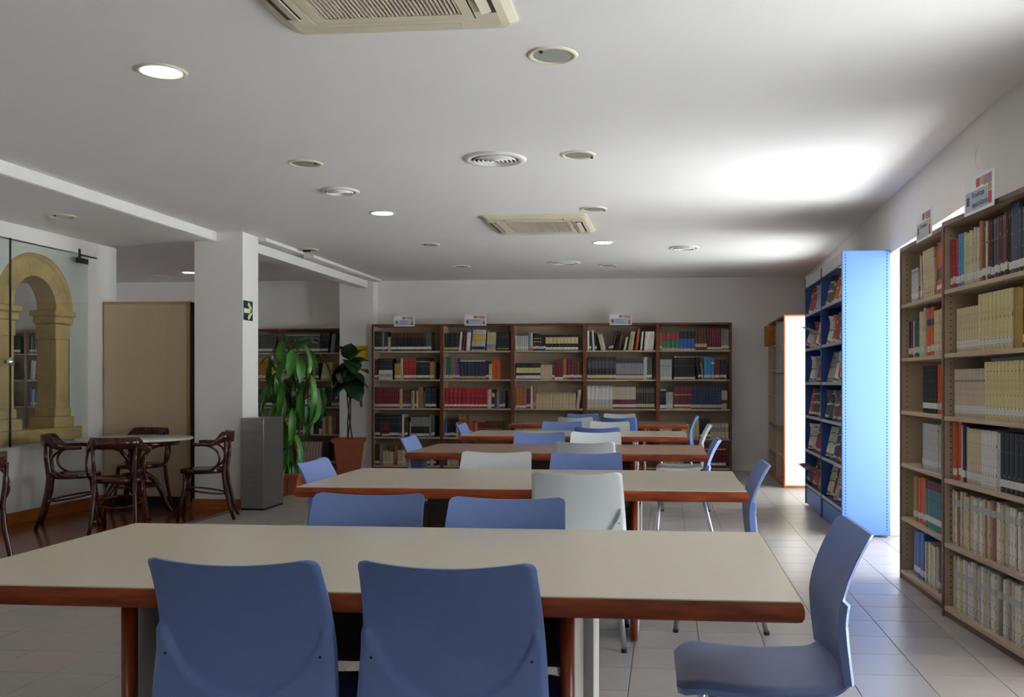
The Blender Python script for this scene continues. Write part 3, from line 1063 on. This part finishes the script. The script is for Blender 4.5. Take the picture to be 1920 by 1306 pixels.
def book_mesh(wd, h, d, c, near):
    key = (round(wd, 4), round(h, 3), round(d, 3), c, near)
    if key in BK:
        return BK[key]
    m = MB()
    r = min(.006, wd * .3)
    cv = .0025 if wd > .018 else .0012
    # rounded spine + two boards
    sp = [(0, cv + r), (.0 + wd * .06, r * .4), (wd * .3, 0), (wd * .7, 0), (wd - wd * .06, r * .4), (wd, cv + r)]
    poly = sp + [(wd, d), (wd - cv, d), (wd - cv, cv + r), (cv, cv + r), (cv, d), (0, d)]
    m.prism(poly, 0, h)
    me = [m]
    if not near:
        m.slot = 1
        m.box(cv, wd - cv, cv + r, d - .004, .003, h - .004)
        res = (m.mesh('book', [bmat(c), M_pages]), None)
    else:
        res = (m.mesh('book', [bmat(c)]), MB().box(cv, wd - cv, cv + r, d - .004, .003, h - .004).mesh('pages', M_pages))
    BK[key] = res
    return res
def band_mesh(wd, z0, z1, m, key):
    key = (round(wd, 4), round(z0, 4), round(z1, 4), key)
    if key not in BK:
        e = .0006
        r = min(.006, wd * .3)
        sp = [(-e * .3, .004 + r), (wd * .06 - e, r * .4 - e), (wd * .3, -e), (wd * .7, -e), (wd - wd * .06 + e, r * .4 - e), (wd + e * .3, .004 + r)]
        mm = MB()
        mm.grid([[(x, y, z0) for x, y in sp], [(x, y, z1) for x, y in sp]], smooth=False)
        BK[key] = mm.mesh('band', m)
    return BK[key]
USED = {}
ORD = ('first second third fourth fifth sixth seventh eighth ninth tenth eleventh twelfth thirteenth fourteenth fifteenth sixteenth seventeenth '
       'eighteenth nineteenth twentieth twenty-first twenty-second twenty-third twenty-fourth').split()
def fill(root, T, x, zshelf, runs, where, kind='book', D=.20, near=False, maxx=None, yset=.03):
    """stand runs of books on a shelf of bookcase root, left to right"""
    Mr = Matrix.Translation(root.location) @ Matrix.Rotation(root.rotation_euler.z, 4, 'Z')
    prev = None
    for run in runs:
        if isinstance(run, (int, float)):
            x += run / 100
            continue
        n, wd, h, c = run[:4]
        bands = run[4] if len(run) > 4 else ''
        lean = run[5] if len(run) > 5 else 0
        wd, h = wd / 100, h / 100
        cols = c.split('/')
        series = n >= 4 and len(cols) == 1
        nm = kind if kind != 'book' else ('encyclopedia_volume' if series and wd >= .035 else ('bound_volume' if series else 'book'))
        noun = {'journal': 'journal', 'paperback': 'paperback', 'encyclopedia_volume': 'volume', 'bound_volume': 'slim volume', 'book': 'book'}[nm]
        extra = ' with white label' if 'L' in bands else ''
        for bd in bands.split():
            if bd != 'L':
                extra += (' and ' if extra else ' with ') + CN[bd.split(':')[0]] + ' band'
                break
        pre = 'leaning ' if abs(lean) >= 8 else ''
        room = 16 - 3 - len((pre + where).split()) - max(len(CN[q].split()) for q in cols)
        if len((noun + extra).split()) > room:
            extra = extra.split(' and ')[0]
        if len((noun + extra).split()) > room:
            noun = noun.split()[-1]
        th = R(lean)
        for i in range(n):
            cc = cols[i % len(cols)] if len(cols) < 4 else random.choice(cols)
            step = wd / max(.5, math.cos(th)) + .0006
            if maxx and x + step + (h * math.sin(th) if lean > 0 else 0) > maxx:
                return x
            hh = h if series else h + random.choice((-.008, 0, 0, .006))
            d = min(D, max(.13, hh * .72))
            me, pg = book_mesh(wd, hh, d, cc, near)
            yy = yset + (0 if series else random.uniform(0, .012))
            px = x
            if lean < 0:
                px = x + (h * math.sin(-th) if i == 0 and prev_l != lean else 0)
                if i == 0 and prev_l != lean:
                    x = px
            o = bpy.data.objects.new(nm, me)
            C.objects.link(o)
            # pivot on the corner that touches the shelf
            zz = zshelf + (wd * math.sin(th) if lean > 0 else 0) + .0004
            o.matrix_world = Mr @ Matrix.Translation((px, yy, zz)) @ Matrix.Rotation(th, 4, 'Y')
            o['category'] = {'journal': 'journal', 'paperback': 'paperback', 'book': 'book'}.get(nm, 'volume')
            USED.setdefault((pre + CN[cc] + ' ' + noun + extra, where), []).append(o)
            if pg:
                place('pages', pg, o)
            for bd in bands.split():
                if bd == 'L':
                    z0 = min(.025 + .005 * (i % 2) * (not series), h * .15)
                    place('spine_label', band_mesh(wd, z0, z0 + .036, M_label, 'lab'), o)
                else:
                    q, f = bd.split(':')
                    f0, f1 = [float(v) for v in f.split('-')]
                    place('title_band', band_mesh(wd, f0 * h, f1 * h, mat('band_' + CN[q].replace(' ', '_'), COL[q] if q != 'go' else '#c9a650', .45, var=.06), 'bd' + q), o)
            x += step
        prev_l = lean
        prev = cols[0]
        if lean > 0:
            x += h * math.sin(th) * .92
    return x
prev_l = 0

SHELF = ['top', 'second', 'third', 'fourth', 'bottom']
ZB = [1.70, 1.295, .885, .475, .07]
BX0, BP = -4.195, 1.018
bays = ['leftmost', 'second', 'middle', 'fourth', 'rightmost']
back = []
for i in range(5):
    lb = ['far bookcase at the left end, beside the white pier', 'second far bookcase from the left, with maroon and green books', 'middle far bookcase of the five along the back wall',
          'fourth far bookcase from the left, with leaning books on top shelf', 'far bookcase at the right end of the back wall row'][i]
    back.append(bookcase(lb, BX0 + i * BP, 13.0, 0, BP - .002, .33, 2.08, ZB))
L_ = 'L'
ROWS = [
 [[(4, 2.7, 28.5, 'k', 'L'), (1, 2.5, 28, 'g', 'L'), (2, 2.7, 28, 'n/k', 'L'), (1, 4.5, 20.5, 'c'), (11, 4.6, 26, 'k', 'br:.76-1 L'), (3, 2.5, 27, 'dg', 'L')],
  [(2, 3, 29, 'dr', 'L'), (7, 2.8, 30, 'k', 'w:0-.45 go:.13-.28'), 3, (4, 2.2, 23, 'go', 'L'), (1, 3.5, 31, 'c'), (6, 3.1, 30, 'r', 'L'), (7, 2.8, 31, 'k', 'go:.8-.84 L'), (2, 3, 26, 'go', 'L'), (1, 3, 25, 'br')],
  [(12, 3, 30, 'dr', 'L'), (1, 4, 28, 'c'), (5, 2.4, 27, 'dr/br', 'L'), (1, 2.5, 24, 'g'), (3, 2.6, 25, 'c/br', 'L'), (2, 3.5, 31, 't'), (1, 3, 24, 'gr'), (3, 2.5, 30, 'n', 'L'), (3, 2.6, 28, 'k', 'L')],
  [(3, 2.6, 33, 'k', 'L'), (1, 2.5, 30, 'n'), (4, 2.7, 31, 'k', 'dr:.3-.7 c:.05-.15'), (5, 2.6, 31, 'k', 'L'), (2, 2.5, 32, 'n', 'c:.05-.18'), (1, 3, 32, 'w'), (2, 2.6, 27, 'br', 'L'), (1, 3, 23, 'n'), (1, 1.5, 22, 'w'), (9, 2.9, 30, 'k', 'g:.5-.95 w:.05-.17'), (1, 2.5, 31, 'g'), (2, 2.6, 30, 'dg', 'L')],
  [(1, 7, 30, 'br', 'L'), (1, 5, 29, 'g'), (2, 4, 21, 'c', 'L'), (2, 3.5, 19, 'cy', 'L'), (1, 3, 29, 't', '', 6), (4, 3.5, 21, 'c/cp/w', 'L'), (2, 3, 23, 'o/br'), (6, 3.2, 22, 'c/w/lg', 'L'), (4, 4, 24, 'n/b/w', 'L')]],
 [[(7, 2.9, 25, 'k', 'cy:.08-.2'), (1, 3, 27, 'w', '', 5), (1, 2.5, 26, 'dr', '', 5), (1, 6, 30, 'w', 'b:.87-1', 4), (7, 2.7, 30, 'lg', 'n:.06-.2 go:.45-.8', 5), (4, 3.2, 26, 'c', 'g:.1-.35', 3), (7, 2.6, 27, 'k', 'go:.1-.14')],
  [(1, 2.5, 32, 'g', 'L'), (2, 3.6, 32, 'gr', 'c:.05-.2'), (2, 2.5, 31, 't', 'L'), (1, 3.5, 29, 'b', 'L'), (1, 3.3, 21, 'r', 'L'), (7, 5.2, 27, 'n', 'go:.06-.18 w:.94-1'), (2, 2.4, 26, 'br/k', 'L'), (1, 5, 22, 'c', 'L'), (2, 5.2, 28, 'o')],
  [(10, 6.1, 29, 'r', 'w:.1-.2 dr:.45-.5'), (3, 2.2, 27, 'p/w', 'L'), (1, 3.5, 27, 'k', 'y:.6-.8 L'), (1, 3, 22, 'dg'), (1, 4, 24, 'g'), (2, 4, 25, 'dg', 'L')],
  [(1, 4, 22, 'b', 'L'), (3, 4.2, 25, 'k', 'L'), (1, 3, 21, 'c'), (2, 5.5, 31, 't', 'dr:.3-.5 k:.75-.8'), (3, 3.2, 19, 'o', 'lb:.15-.4 w:.42-.5'), (1, 3, 24, 'r'), (1, 4, 20, 'p'), (4, 3, 21, 'dr', 'go:.6-.63'), (8, 2.8, 23, 'br', 'go:.5-.54')],
  [(1, 4, 30, 'b'), (4, 4, 22, 'c/cy', 'L'), (2, 5, 26, 'br'), (8, 4, 20, 'cp', 'L'), (5, 4, 24, 't', 'L')]],
 [[(6, 3, 21, 'lg', 'L'), (1, 2.8, 25, 'lb', 'o:0-.12'), (1, 3.5, 26, 'c', 'o:0-.15'), (3, 4, 24, 'k', 'go:.7-.74 go:.5-.54 L'), (2, 3, 22, 'k', 'L'), (9, 5.1, 22, 'k', 'cy:.45-.85 w:.06-.22')],
  [1, (8, 4.3, 23, 'k', 'cy:.4-.72 w:.05-.25'), (6, 2.7, 20.5, 'c'), (1, 3, 20, 'br', 'L'), (3, 4, 28, 'dr', 'w:0-.12'), (1, 5, 28, 't', 'L'), (2, 5, 28, 'dr', 'L'), (3, 4, 26, 'br', 'L')],
  [(3, 5.2, 29, 't', 'w:.05-.15'), (2, 3, 28, 'dr', 'L'), (1, 3.2, 32, 'w', 'L'), (1, 4.2, 31, 't', 'p:.1-.3'), (12, 4.6, 22, 'c', 'br:.93-.96'), (1, 5, 27, 'cp', '', 8)],
  [(8, 4, 14, 'cy', 'L'), (5, 4.5, 13, 'w', 'L'), (6, 4, 15, 'c', 'L'), (5, 4, 14, 'g', 'L')],
  [(10, 4, 24, 'c', 'L'), (8, 4, 23, 't', 'L')]],
 [[(1, 3, 29, 'w'), (1, 3, 26, 'k', 'L'), (1, 3, 28, 'w', '', -4), (1, 3, 25, 'k', 'L', -4), (2, 3, 24, 'c/w', '', -14), 3, (2, 3, 28, 'n/k', 'L', 17), (1, 3, 26, 'br', '', 12), (1, 3, 19, 'w', '', 10), (2, 3, 27, 'c', '', 8), (1, 3.5, 31, 'o', '', 7), (1, 2.5, 27, 'w', '', 6), (7, 3.2, 26, 'w', '', 5)],
  [(8, 5, 31, 'k', 'cy:.06-.2 dg:.5-.85'), (15, 2.5, 29, 'n', 'c:.04-.2 g:.25-.78'), (1, 5, 31, 'lg', 'L'), (2, 3.2, 29, 'dg', 'L')],
  [(7, 5.1, 32, 'lg', 'c:.05-.2 w:.4-.9'), (13, 2.4, 31, 'dr', 'cp:.42-.98 w:.08-.2'), (8, 3.2, 31, 'k', 'ol:.72-.9 c:.08-.22')],
  [(8, 4, 20, 'c/w/g', 'L'), (5, 4, 22, 'br', 'L'), (9, 3.8, 20, 'o', 'br:.4-.5')],
  [(10, 4, 24, 'c', 'L'), (8, 4, 23, 'dr', 'L')]],
 [[(1, 2.5, 25, 't', 'L'), (4, 6, 25, 'gr', 'r:.62-.92 c:0-.12'), (4, 5.4, 26, 'k', 'b:.08-.62 w:0-.08'), (4, 4, 30, 'br', 'c:.14-.3'), (6, 3.2, 31, 'dr', 'w:.04-.13'), (3, 3.6, 29, 'g', 'L')],
  [(8, 2.0, 28, 'lg', 'w:.0-.12'), 2.5, (12, 2.4, 32, 'k', 'w:.02-.1 lg:.95-.99'), (2, 2.6, 31, 'n/k', 'L', -8), (1, 2.6, 23, 'go', 'L', -8), (2, 5, 31, 'lb', 'L'), (1, 4, 30, 'lb', 'w:.7-.8 L'), (1, 7, 26, 'dr', 'L'), (3, 3, 27, 'k', 'L')],
  [(4, 2.0, 28, 'k', 'w:.04-.2 lg:.9-.98'), (3, 3.2, 23, 'lg', 'L'), 1.5, (8, 2.9, 31, 'dr', 'go:.62-.66 w:.1-.2 go:.0-.05'), (10, 4.1, 31, 'n', 'c:.06-.2'), (3, 3.8, 25, 'cp', 'br:.3-.5')],
  [(4, 4, 19, 'c', 'L'), (2, 5, 23, 'k'), (1, 3.5, 24, 'r', 'L'), (4, 4.5, 20, 'cy', 'L'), (1, 6, 27, 'c'), (3, 5, 27, 'k', 'L'), (7, 5, 21, 'cp', 'g:.45-.75')],
  [(8, 4, 24, 'c', 'L'), (6, 4, 24, 'n', 'L'), (8, 4.2, 28, 'dr', 'cy:.9-.95 w:.12-.26')]],
]
for i, bay in enumerate(ROWS):
    for s, runs in enumerate(bay):
        fill(back[i], 0, .03, ZB[s], runs, '%s shelf, %s far bookcase' % (SHELF[s], bays[i]), maxx=BP - .028, D=.22)

# bookcases of the back left bay, partly behind the hanging plant
lb2 = []
for i, lb in ((0, 'shaded bookcase behind the drooping plant'), (1, 'shaded bookcase half hidden by the white column'), (4, 'far bookcase seen through the stone arch, right unit'), (5, 'far bookcase seen through the stone arch, left unit')):
    lb2.append(bookcase(lb, -4.79 - (i + 1) * 1.018, 13.58, 0, 1.016, .32, 2.06, ZB))
W0, W1 = 'bookcase behind drooping plant', 'bookcase beside column'
LR = [
 [(20, 2.9, 30, 'dg', 'lg:.86-.9 L'), (4, 2.8, 30, 'k', 'L', 7), (2, 3, 29, 'g', '', 7)],
 [(3, 3.5, 26, 'w/go', 'L'), (3, 3, 25, 'k', 'L'), (3, 4, 27, 'c/w', 'L'), (5, 3, 28, 'br/t', 'L'), (3, 3, 24, 'n', 'L'), 3, (5, 3, 26, 'cy', 'L', 9)],
 [(4, 3, 26, 'c/o/br', 'L'), (5, 4, 28, 'w/cp', 'L'), (3, 3, 28, 'g/go', 'L'), (6, 4, 28, 'w', 'L'), (2, 5, 29, 'k'), (5, 3.2, 28, 'dg', 'L')],
 [(3, 5, 24, 'c'), (5, 3, 25, 'k', 'L'), (3, 3.5, 27, 'lg/g', 'L'), (2, 3.5, 24, 'w'), (2, 4, 29, 'k'), (1, 5, 28, 'n', 'w:.0-.3'), (3, 5, 27, 'c/t')],
 [(3, 4.2, 29, 'c', 'L'), (1, 7, 29, 'dr'), (9, 4.4, 29, 'cp', '', 5), (2, 4, 29, 'k', '', 4)]]
for s, runs in enumerate(LR):
    fill(lb2[0], 0, .03, ZB[s], runs, '%s shelf, %s' % (SHELF[s], W0), maxx=.99, D=.2)
LR2 = [[60, (10, 3, 29, 'dg', 'L', 6)], [60, (4, 5, 26, 'o/go', 'L'), (3, 4, 24, 'cy', 'L')], [60, (9, 3.4, 26, 'n', 'L')], [60, (8, 3.6, 25, 'k', 'L')], [60, (6, 4, 26, 'c', 'L')]]
for s, runs in enumerate(LR2):
    fill(lb2[1], 0, .03, ZB[s], runs, '%s shelf, %s' % (SHELF[s], W1), maxx=.99, D=.2)
for u, nm in ((2, 'right unit behind the arch'), (3, 'left unit behind the arch')):
    fill(lb2[u], 0, .03, ZB[0], [(5, 3, 27, 'k/g', 'L'), (2, 4, 30, 'o/r', 'L'), (6, 3, 28, 'dg', 'L'), (4, 3, 27, 'w', 'L'), (6, 3, 29, 'dr', 'L'), (5, 3, 27, 'k', 'L')], 'top shelf, ' + nm, maxx=.99)
    fill(lb2[u], 0, .5 if u == 3 else .03, ZB[1], [(2, 5, 30, 'lg/w', '', 6), (3, 4, 26, 'g', 'L')], 'second shelf, ' + nm, maxx=.99)
    fill(lb2[u], 0, .45 if u == 3 else .05, ZB[2], [(3, 3, 27, 'lb/w', 'L'), (4, 3, 24, 'g/k', 'L')], 'third shelf, ' + nm, maxx=.99)

# right-hand bookcases
ZR = [1.745, 1.405, 1.07, .737, .395, .055]
ur1 = bookcase('tall beige bookcase on the right, further unit standing before the bright window', 1.492, 6.17, R(-89.1), .95, .27, 2.11, ZR, M_taupe_e, True)
a2 = math.atan2(-.95, .09)
ur2 = bookcase('tall beige bookcase on the right, nearest unit full of cream journals', 1.474, 5.185, a2, .955, .27, 2.11, ZR, M_taupe_e, True)
S6 = ['top', 'second', 'third', 'fourth', 'fifth', 'bottom']
R1 = [
 [11, (6, 2.4, 21, 'lg', 'L'), (3, 3, 28, 't/c', 'L', -4), (6, 3.6, 29, 'c', '', -4), (3, 4.4, 31, 'o', 'br:.3-.5 w:.12-.2'), (2, 4.5, 31, 'w')],
 [4, (2, 2.4, 23, 'k/r', 'L'), (2, 2.4, 23, 'dr/w', 'L'), (3, 4, 23, 'gr', 'L'), (1, 9, 27, 'c', 'L'), 1, (1, 4, 30, 'cp'), (2, 7, 29, 'o', 'n:.62-.75 L'), (3, 5.5, 26, 'c', 'L'), (3, 4, 26, 'cy', 'L')],
 [32, (1, 3, 26, 'c'), (6, 4.6, 28, 'k', 'w:.1-.22'), (3, 3, 29, 'o', 'L'), (2, 3, 28, 'cp', 'L'), (4, 3.2, 28, 'g', 'L')],
 [33, (1, 2, 22, 'gr', 'L'), (8, 3.6, 27, 'lg', 'L'), (1, 4, 28, 'y', 'L'), (1, 4, 28, 'lb'), (3, 5.5, 29, 'y', 'L')],
 [14, (2, 4, 28, 'go', 'L'), (3, 6, 28, 'o', 'L'), (10, 4.9, 28, 'tl', 'dr:.82-1 w:.14-.26')],
 [12, (3, 8, 28, 'b', 'L'), (2, 3, 24, 'ol/c', 'L'), (6, 3.2, 25, 'c/w/cy', 'L'), (3, 3, 25, 'g', 'L'), (1, 3, 27, 'w'), (1, 3, 27, 'r', 'w:.1-.25'), (2, 3, 27, 'k', 'w:.1-.2'), (1, 6, 27, 'o', 'L'), (3, 3.4, 26, 'w')]]
for s, runs in enumerate(R1):
    fill(ur1, 0, .03, ZR[s], runs, '%s shelf, window-side right bookcase' % S6[s], 'paperback', .21, True, .925, .035)
R2 = [
 [(3, 3.2, 26.5, 'r', 'L'), (2, 3, 28, 'lb', 'L'), (6, 3, 28, 'cy/lg/c', 'L'), (2, 4.4, 30, 'o/br', 'L'), (3, 2.4, 29, 'c/dr/k', 'L'), (7, 2.6, 29, 'dr/n/k/br', 'L'), (1, 9, 32, 'n', 'L'), (5, 3.2, 29, 'k', 'L')],
 [9, (8, 3.2, 23, 'c', 'L'), (9, 4.0, 28, 'cy', 'L'), (2, 5, 28, 'go'), (4, 4.6, 28, 'k', 'L')],
 [6, (16, 2.2, 25, 'cp', 'L'), (13, 3.6, 28, 'cy', 'L')],
 [4, (2, 4, 30, 'o', 'L'), (1, 3.5, 29, 'w', 'L'), (1, 3.4, 29, 'n', 'L'), (1, 3, 28, 'g', 'L'), (6, 2.7, 28, 'c', 'L'), (6, 2.7, 28, 'w', 'L'), (1, 4, 28, 'lg'), (5, 4.8, 28, 'k', 'L'), (3, 6, 28, 'lg', 'L')],
 [3, (30, 2.9, 28, 'cp/c/lg/w/g/t', 'lg:.74-.86')],
 [3, (28, 3.1, 28, 'w/lg/cp/c/g/w', 'lg:.62-.74')]]
for s, runs in enumerate(R2):
    fill(ur2, 0, .03, ZR[s], runs, '%s shelf, nearest right bookcase' % S6[s], 'journal', .21, True, .93, .03)

for (desc, where), objs in USED.items():
    for k, o in enumerate(objs):
        if len(objs) == 1:
            o['label'] = desc + ', ' + where
        else:
            o['label'] = ORD[k] + ' ' + desc + ' from left, ' + where
            o['group'] = desc + ' row, ' + where

# header cards standing on the bookcases
def card(loc, rz, wd, h, label, lines, lean=0):
    t = thing('header_card', label, 'sign', loc, rz)
    B('card', M_paper, t, -wd / 2, wd / 2, -.004, 0, 0, h)
    f = -.0045
    B('print_panel', M_card, t, -wd * .44, wd * .30, f, -.004, h * .08, h * .62)
    for (m, a, b, c, d) in ((M_pink, -.08, .04, .68, .92), (M_lime, .04, .17, .70, .92), (M_mauve, .17, .44, .66, .92), (M_lime, .32, .44, .46, .64), (M_pink, .32, .44, .10, .44)):
        B('color_block', m, t, wd * a, wd * b, f, -.004, h * c, h * d)
    B('crest', M_inkg, t, -wd * .41, -wd * .31, f - .0005, f, h * .25, h * .5)
    if isinstance(lines, int):
        m = MB()
        for k in range(lines):
            z = h * (.50 - .14 * k)
            for q in range(9 - 2 * (k % 2)):
                x = -wd * .20 + q * wd * .048
                m.box(x, x + wd * .032, f - .0005, f, z - h * .03, z + h * .02 + h * .02 * (q % 3 == 0))
        o = m.build('lettering', M_inkg, t)
        o['kind'] = 'stuff'
    else:
        for k, s in enumerate(lines):
            cu = bpy.data.curves.new('lettering', 'FONT')
            cu.body = s
            cu.size = h * .24
            cu.extrude = .0003
            cu.materials.append(M_inkg)
            tmp = bpy.data.objects.new('lettering', cu)
            C.objects.link(tmp)
            me = bpy.data.meshes.new_from_object(tmp.evaluated_get(bpy.context.evaluated_depsgraph_get()))
            bpy.data.objects.remove(tmp)
            o = place('lettering', me, t, (-wd * .22, f - .0006, h * (.42 - .26 * k)))
            o.rotation_euler = (PI / 2, 0, 0)
            if k == 1:
                o.scale = (.8, 1, 1)
    return t
card((-3.72, 12.998, 2.052), 0, .30, .145, 'header card on the leftmost far bookcase', 3)
card((-2.69, 12.998, 2.055), 0, .315, .15, 'header card on the second far bookcase from the left', 1)
card((-.637, 12.998, 2.052), 0, .31, .15, 'header card on the fourth far bookcase', 3)
card((1.473, 5.52, 2.07), R(-89), .30, .165, 'smaller-looking header card on the right bookcase by the window', ('Revistas',))
card((1.50, 4.66, 2.075), a2, .33, .175, 'large header card on the nearest right bookcase', ('Revistas', 'especializadas'))
card((-9.55, 13.575, 2.03), 0, .32, .16, 'header card on the bookcase behind the stone arch', 2)

# ------------------------------------------------------------------ blue magazine rack
RX, RY0, RY1, RH = 1.415, 7.75, 9.76, 2.32
rk = thing('magazine_rack', 'tall blue metal magazine rack with stitched-looking side panel', 'rack', (RX, RY0, 0))
DX = .385
L = RY1 - RY0
sp = B('side_panel', M_rack, rk, 0, DX, -.018, .018, .015, RH, c=.006)
dots = MB()
for x in (.028, DX - .030):
    for k in range(86):
        z = .06 + k * .0262
        dots.box(x - .0035, x + .0035, -.0192, -.0175, z - .0065, z + .0065)
q = dots.build('perforation', mat('perforation_navy', '#16264f', .8), sp)
q['kind'] = 'stuff'
B('side_panel', M_rackd, rk, 0, DX, L - .02, L + .01, .015, RH - .01, c=.006)
B('divider', M_rackd, rk, -.004, DX - .02, L / 2 - .014, L / 2 + .014, .015, RH - .02, c=.004)
B('back_panel', M_rackd, rk, DX - .02, DX, .018, L - .02, .05, RH - .02)
ZK = [1.93, 1.58, 1.24, .905, .56, .21]
def sloped(xa, za, xb, zb, y0, y1, th, name, m, par):
    vs = [(xa, y0, za), (xb, y0, zb), (xb, y0, zb - th), (xa, y0, za - th), (xa, y1, za), (xb, y1, zb), (xb, y1, zb - th), (xa, y1, za - th)]
    return MB().add(vs, [(0, 1, 2, 3), (7, 6, 5, 4), (0, 4, 5, 1), (1, 5, 6, 2), (2, 6, 7, 3), (3, 7, 4, 0)]).build(name, m, par)
MC = ['#8a2f2c', '#b9b5aa', '#4b4a4e', '#c1a35a', '#7f8f9e', '#d0cdc6', '#5c3f33', '#a84a3c', '#38506e', '#98917f']
MCN = ['dark red', 'pale grey', 'charcoal', 'yellow', 'blue-grey', 'white', 'brown', 'red', 'navy', 'khaki']
def mag_mat(k):
    return mat('magazine_cover_%s' % MCN[k].replace(' ', '_').replace('-', '_'), MC[k], .3, var=.3, scale=9, ink='#b5aea2' if k in (0, 2, 6, 7, 8) else '#6a625c', ink_scale=(14, 14, 26), ink_thr=.6)
LV = ['top', 'second', 'third', 'fourth', 'fifth', 'lowest']
random.seed(11)
MM = {}
def mag_mesh(k, bend):
    if (k, bend) not in MM:
        Wm, Hm, th = .185, .28, .006
        F, Bk = [], []
        for i in range(9):
            v = i / 8
            rf, rb = [], []
            for j in range(5):
                u = j / 4
                droop = bend * max(0, v - .45) ** 2
                x = -droop * 1.3 + .012 * math.sin(u * 3 + k)
                rf.append((x, (u - .5) * Wm, v * Hm - droop * .8))
                rb.append((x + th, (u - .5) * Wm, v * Hm - droop * .8))
            F.append(rf)
            Bk.append(rb)
        MM[(k, bend)] = MB().shell(F, Bk).mesh('magazine', mag_mat(k))
    return MM[(k, bend)]
n = 0
for bay in range(2):
    y0, y1 = (.018, L / 2 - .014) if bay == 0 else (L / 2 + .014, L - .02)
    B('header', M_lip, rk, .004, .02, y0, y1, RH - .105, RH - .005, c=.002)
    B('kick_panel', M_rackd if 0 else M_rack, rk, .012, .03, y0, y1, .02, ZK[-1] - .03)
    for s, z in enumerate(ZK):
        sh = sloped(.012, z - .004, .30, z + .03, y0, y1, .006, 'shelf', M_rackd, rk)
        B('lip', M_lip, sh, .0, .012, y0, y1, z - .012, z + .016, c=.003)
        sloped(.185, z + .05, .262, z + .335, y0, y1, .006, 'display_panel', M_rackd, rk)
        nm = 5
        for q in range(nm):
            k = random.choice([1, 2, 2, 4, 9, 5, 0, 3, 6, 7, 8, 1])
            n += 1
            odd = (bay == 1 and s == 1 and q == 4) or (bay == 1 and s == 5 and q in (2, 4))
            o = place('magazine', mag_mesh(1 if (odd and s == 1) else k, .42 if odd else random.choice((0, 0, .12))))
            yy = y0 + .125 + q * (y1 - y0 - .25) / (nm - 1)
            o.matrix_world = Matrix.Translation((RX + (.055 if odd else .085) + .012 * (q % 2), RY0 + yy, z + .021)) @ Matrix.Rotation(R(34 + random.uniform(-8, 10)), 4, 'Z') @ Matrix.Rotation(R(16 if not odd else 2), 4, 'Y') @ Matrix.Rotation(R(0 if not odd else 22), 4, 'X')
            c_ = 1 if (odd and s == 1) else k
            lab = ('%s magazine, %s from the near end, %s level, %s half of the blue rack' % (MCN[c_], ORD[q], LV[s], 'near' if bay == 0 else 'far'))
            if odd:
                lab = '%s magazine flopping out of the far half of the blue rack, %s level' % (MCN[c_], LV[s]) if s == 1 else '%s magazine sagging forward, %s in lowest level of the blue rack' % (MCN[c_], 'middle' if q == 2 else 'last')
            tag(o, lab, 'magazine', 'magazines in the blue rack')

# ------------------------------------------------------------------ cream cabinet beyond the rack
cb = thing('cabinet', 'tall cream cabinet with orange-brown edges beyond the blue rack', 'cabinet', (1.387, 11.26, 0))
CW, CL, CHt = .49, 1.72, 2.055
sdp = B('side_panel', M_cream, cb, .012, CW, 0, .022, .03, CHt - .02)
for nm, a in (('edge_strip', (0, .013, -.002, .024, 0, CHt - .018)), ('edge_strip', (.0, CW, -.003, .024, CHt - .02, CHt)), ('edge_strip', (.0, CW, -.003, .024, 0, .03))):
    B(nm, M_orange_edge, sdp, *a)
B('side_panel', M_beige, cb, 0, CW, CL - .022, CL, 0, CHt)
B('divider', M_beige, cb, .006, CW - .02, CL * .5 - .011, CL * .5 + .011, .03, CHt - .02)
B('back_panel', M_beige, cb, CW - .015, CW - .003, .024, CL - .022, .03, CHt - .02)
B('top_panel', M_orange_edge, cb, 0, CW, .025, CL - .022, CHt - .022, CHt)
B('base_panel', M_orange_edge, cb, 0, CW - .02, .025, CL - .022, 0, .05)
for z0, z1 in ((1.37, 1.98), (.72, 1.355)):
    d = B('door', M_grey_door, cb, -.002, .014, .05, CL * .5 - .02, z0, z1, c=.002)
    MB().tube([(-.012, .09, (z0 + z1) / 2 - .04), (-.012, .09, (z0 + z1) / 2 + .04)], .005, 8).build('handle', M_alu, d)
B('rail', M_orange_edge, cb, 0, .018, .025, CL * .5 - .011, .68, .715)
for z in (.36, .72, 1.08, 1.42, 1.74):
    B('shelf', M_beige, cb, .01, CW - .016, CL * .5 + .012, CL - .023, z - .02, z)
B('shelf', M_beige, cb, .03, CW - .016, .026, CL * .5 - .012, .34, .36)
ob = thing('box_file', 'orange-brown box file jutting out of the far side of the cream cabinet', 'box file', (1.48, 12.75, 1.741))
MB().box(-.16, .12, -.14, .11, 0, .27, c=.004).build('box', M_orangebox, ob)
B('spine_plate', M_base, ob, -.164, -.160, -.05, .02, .12, .19)
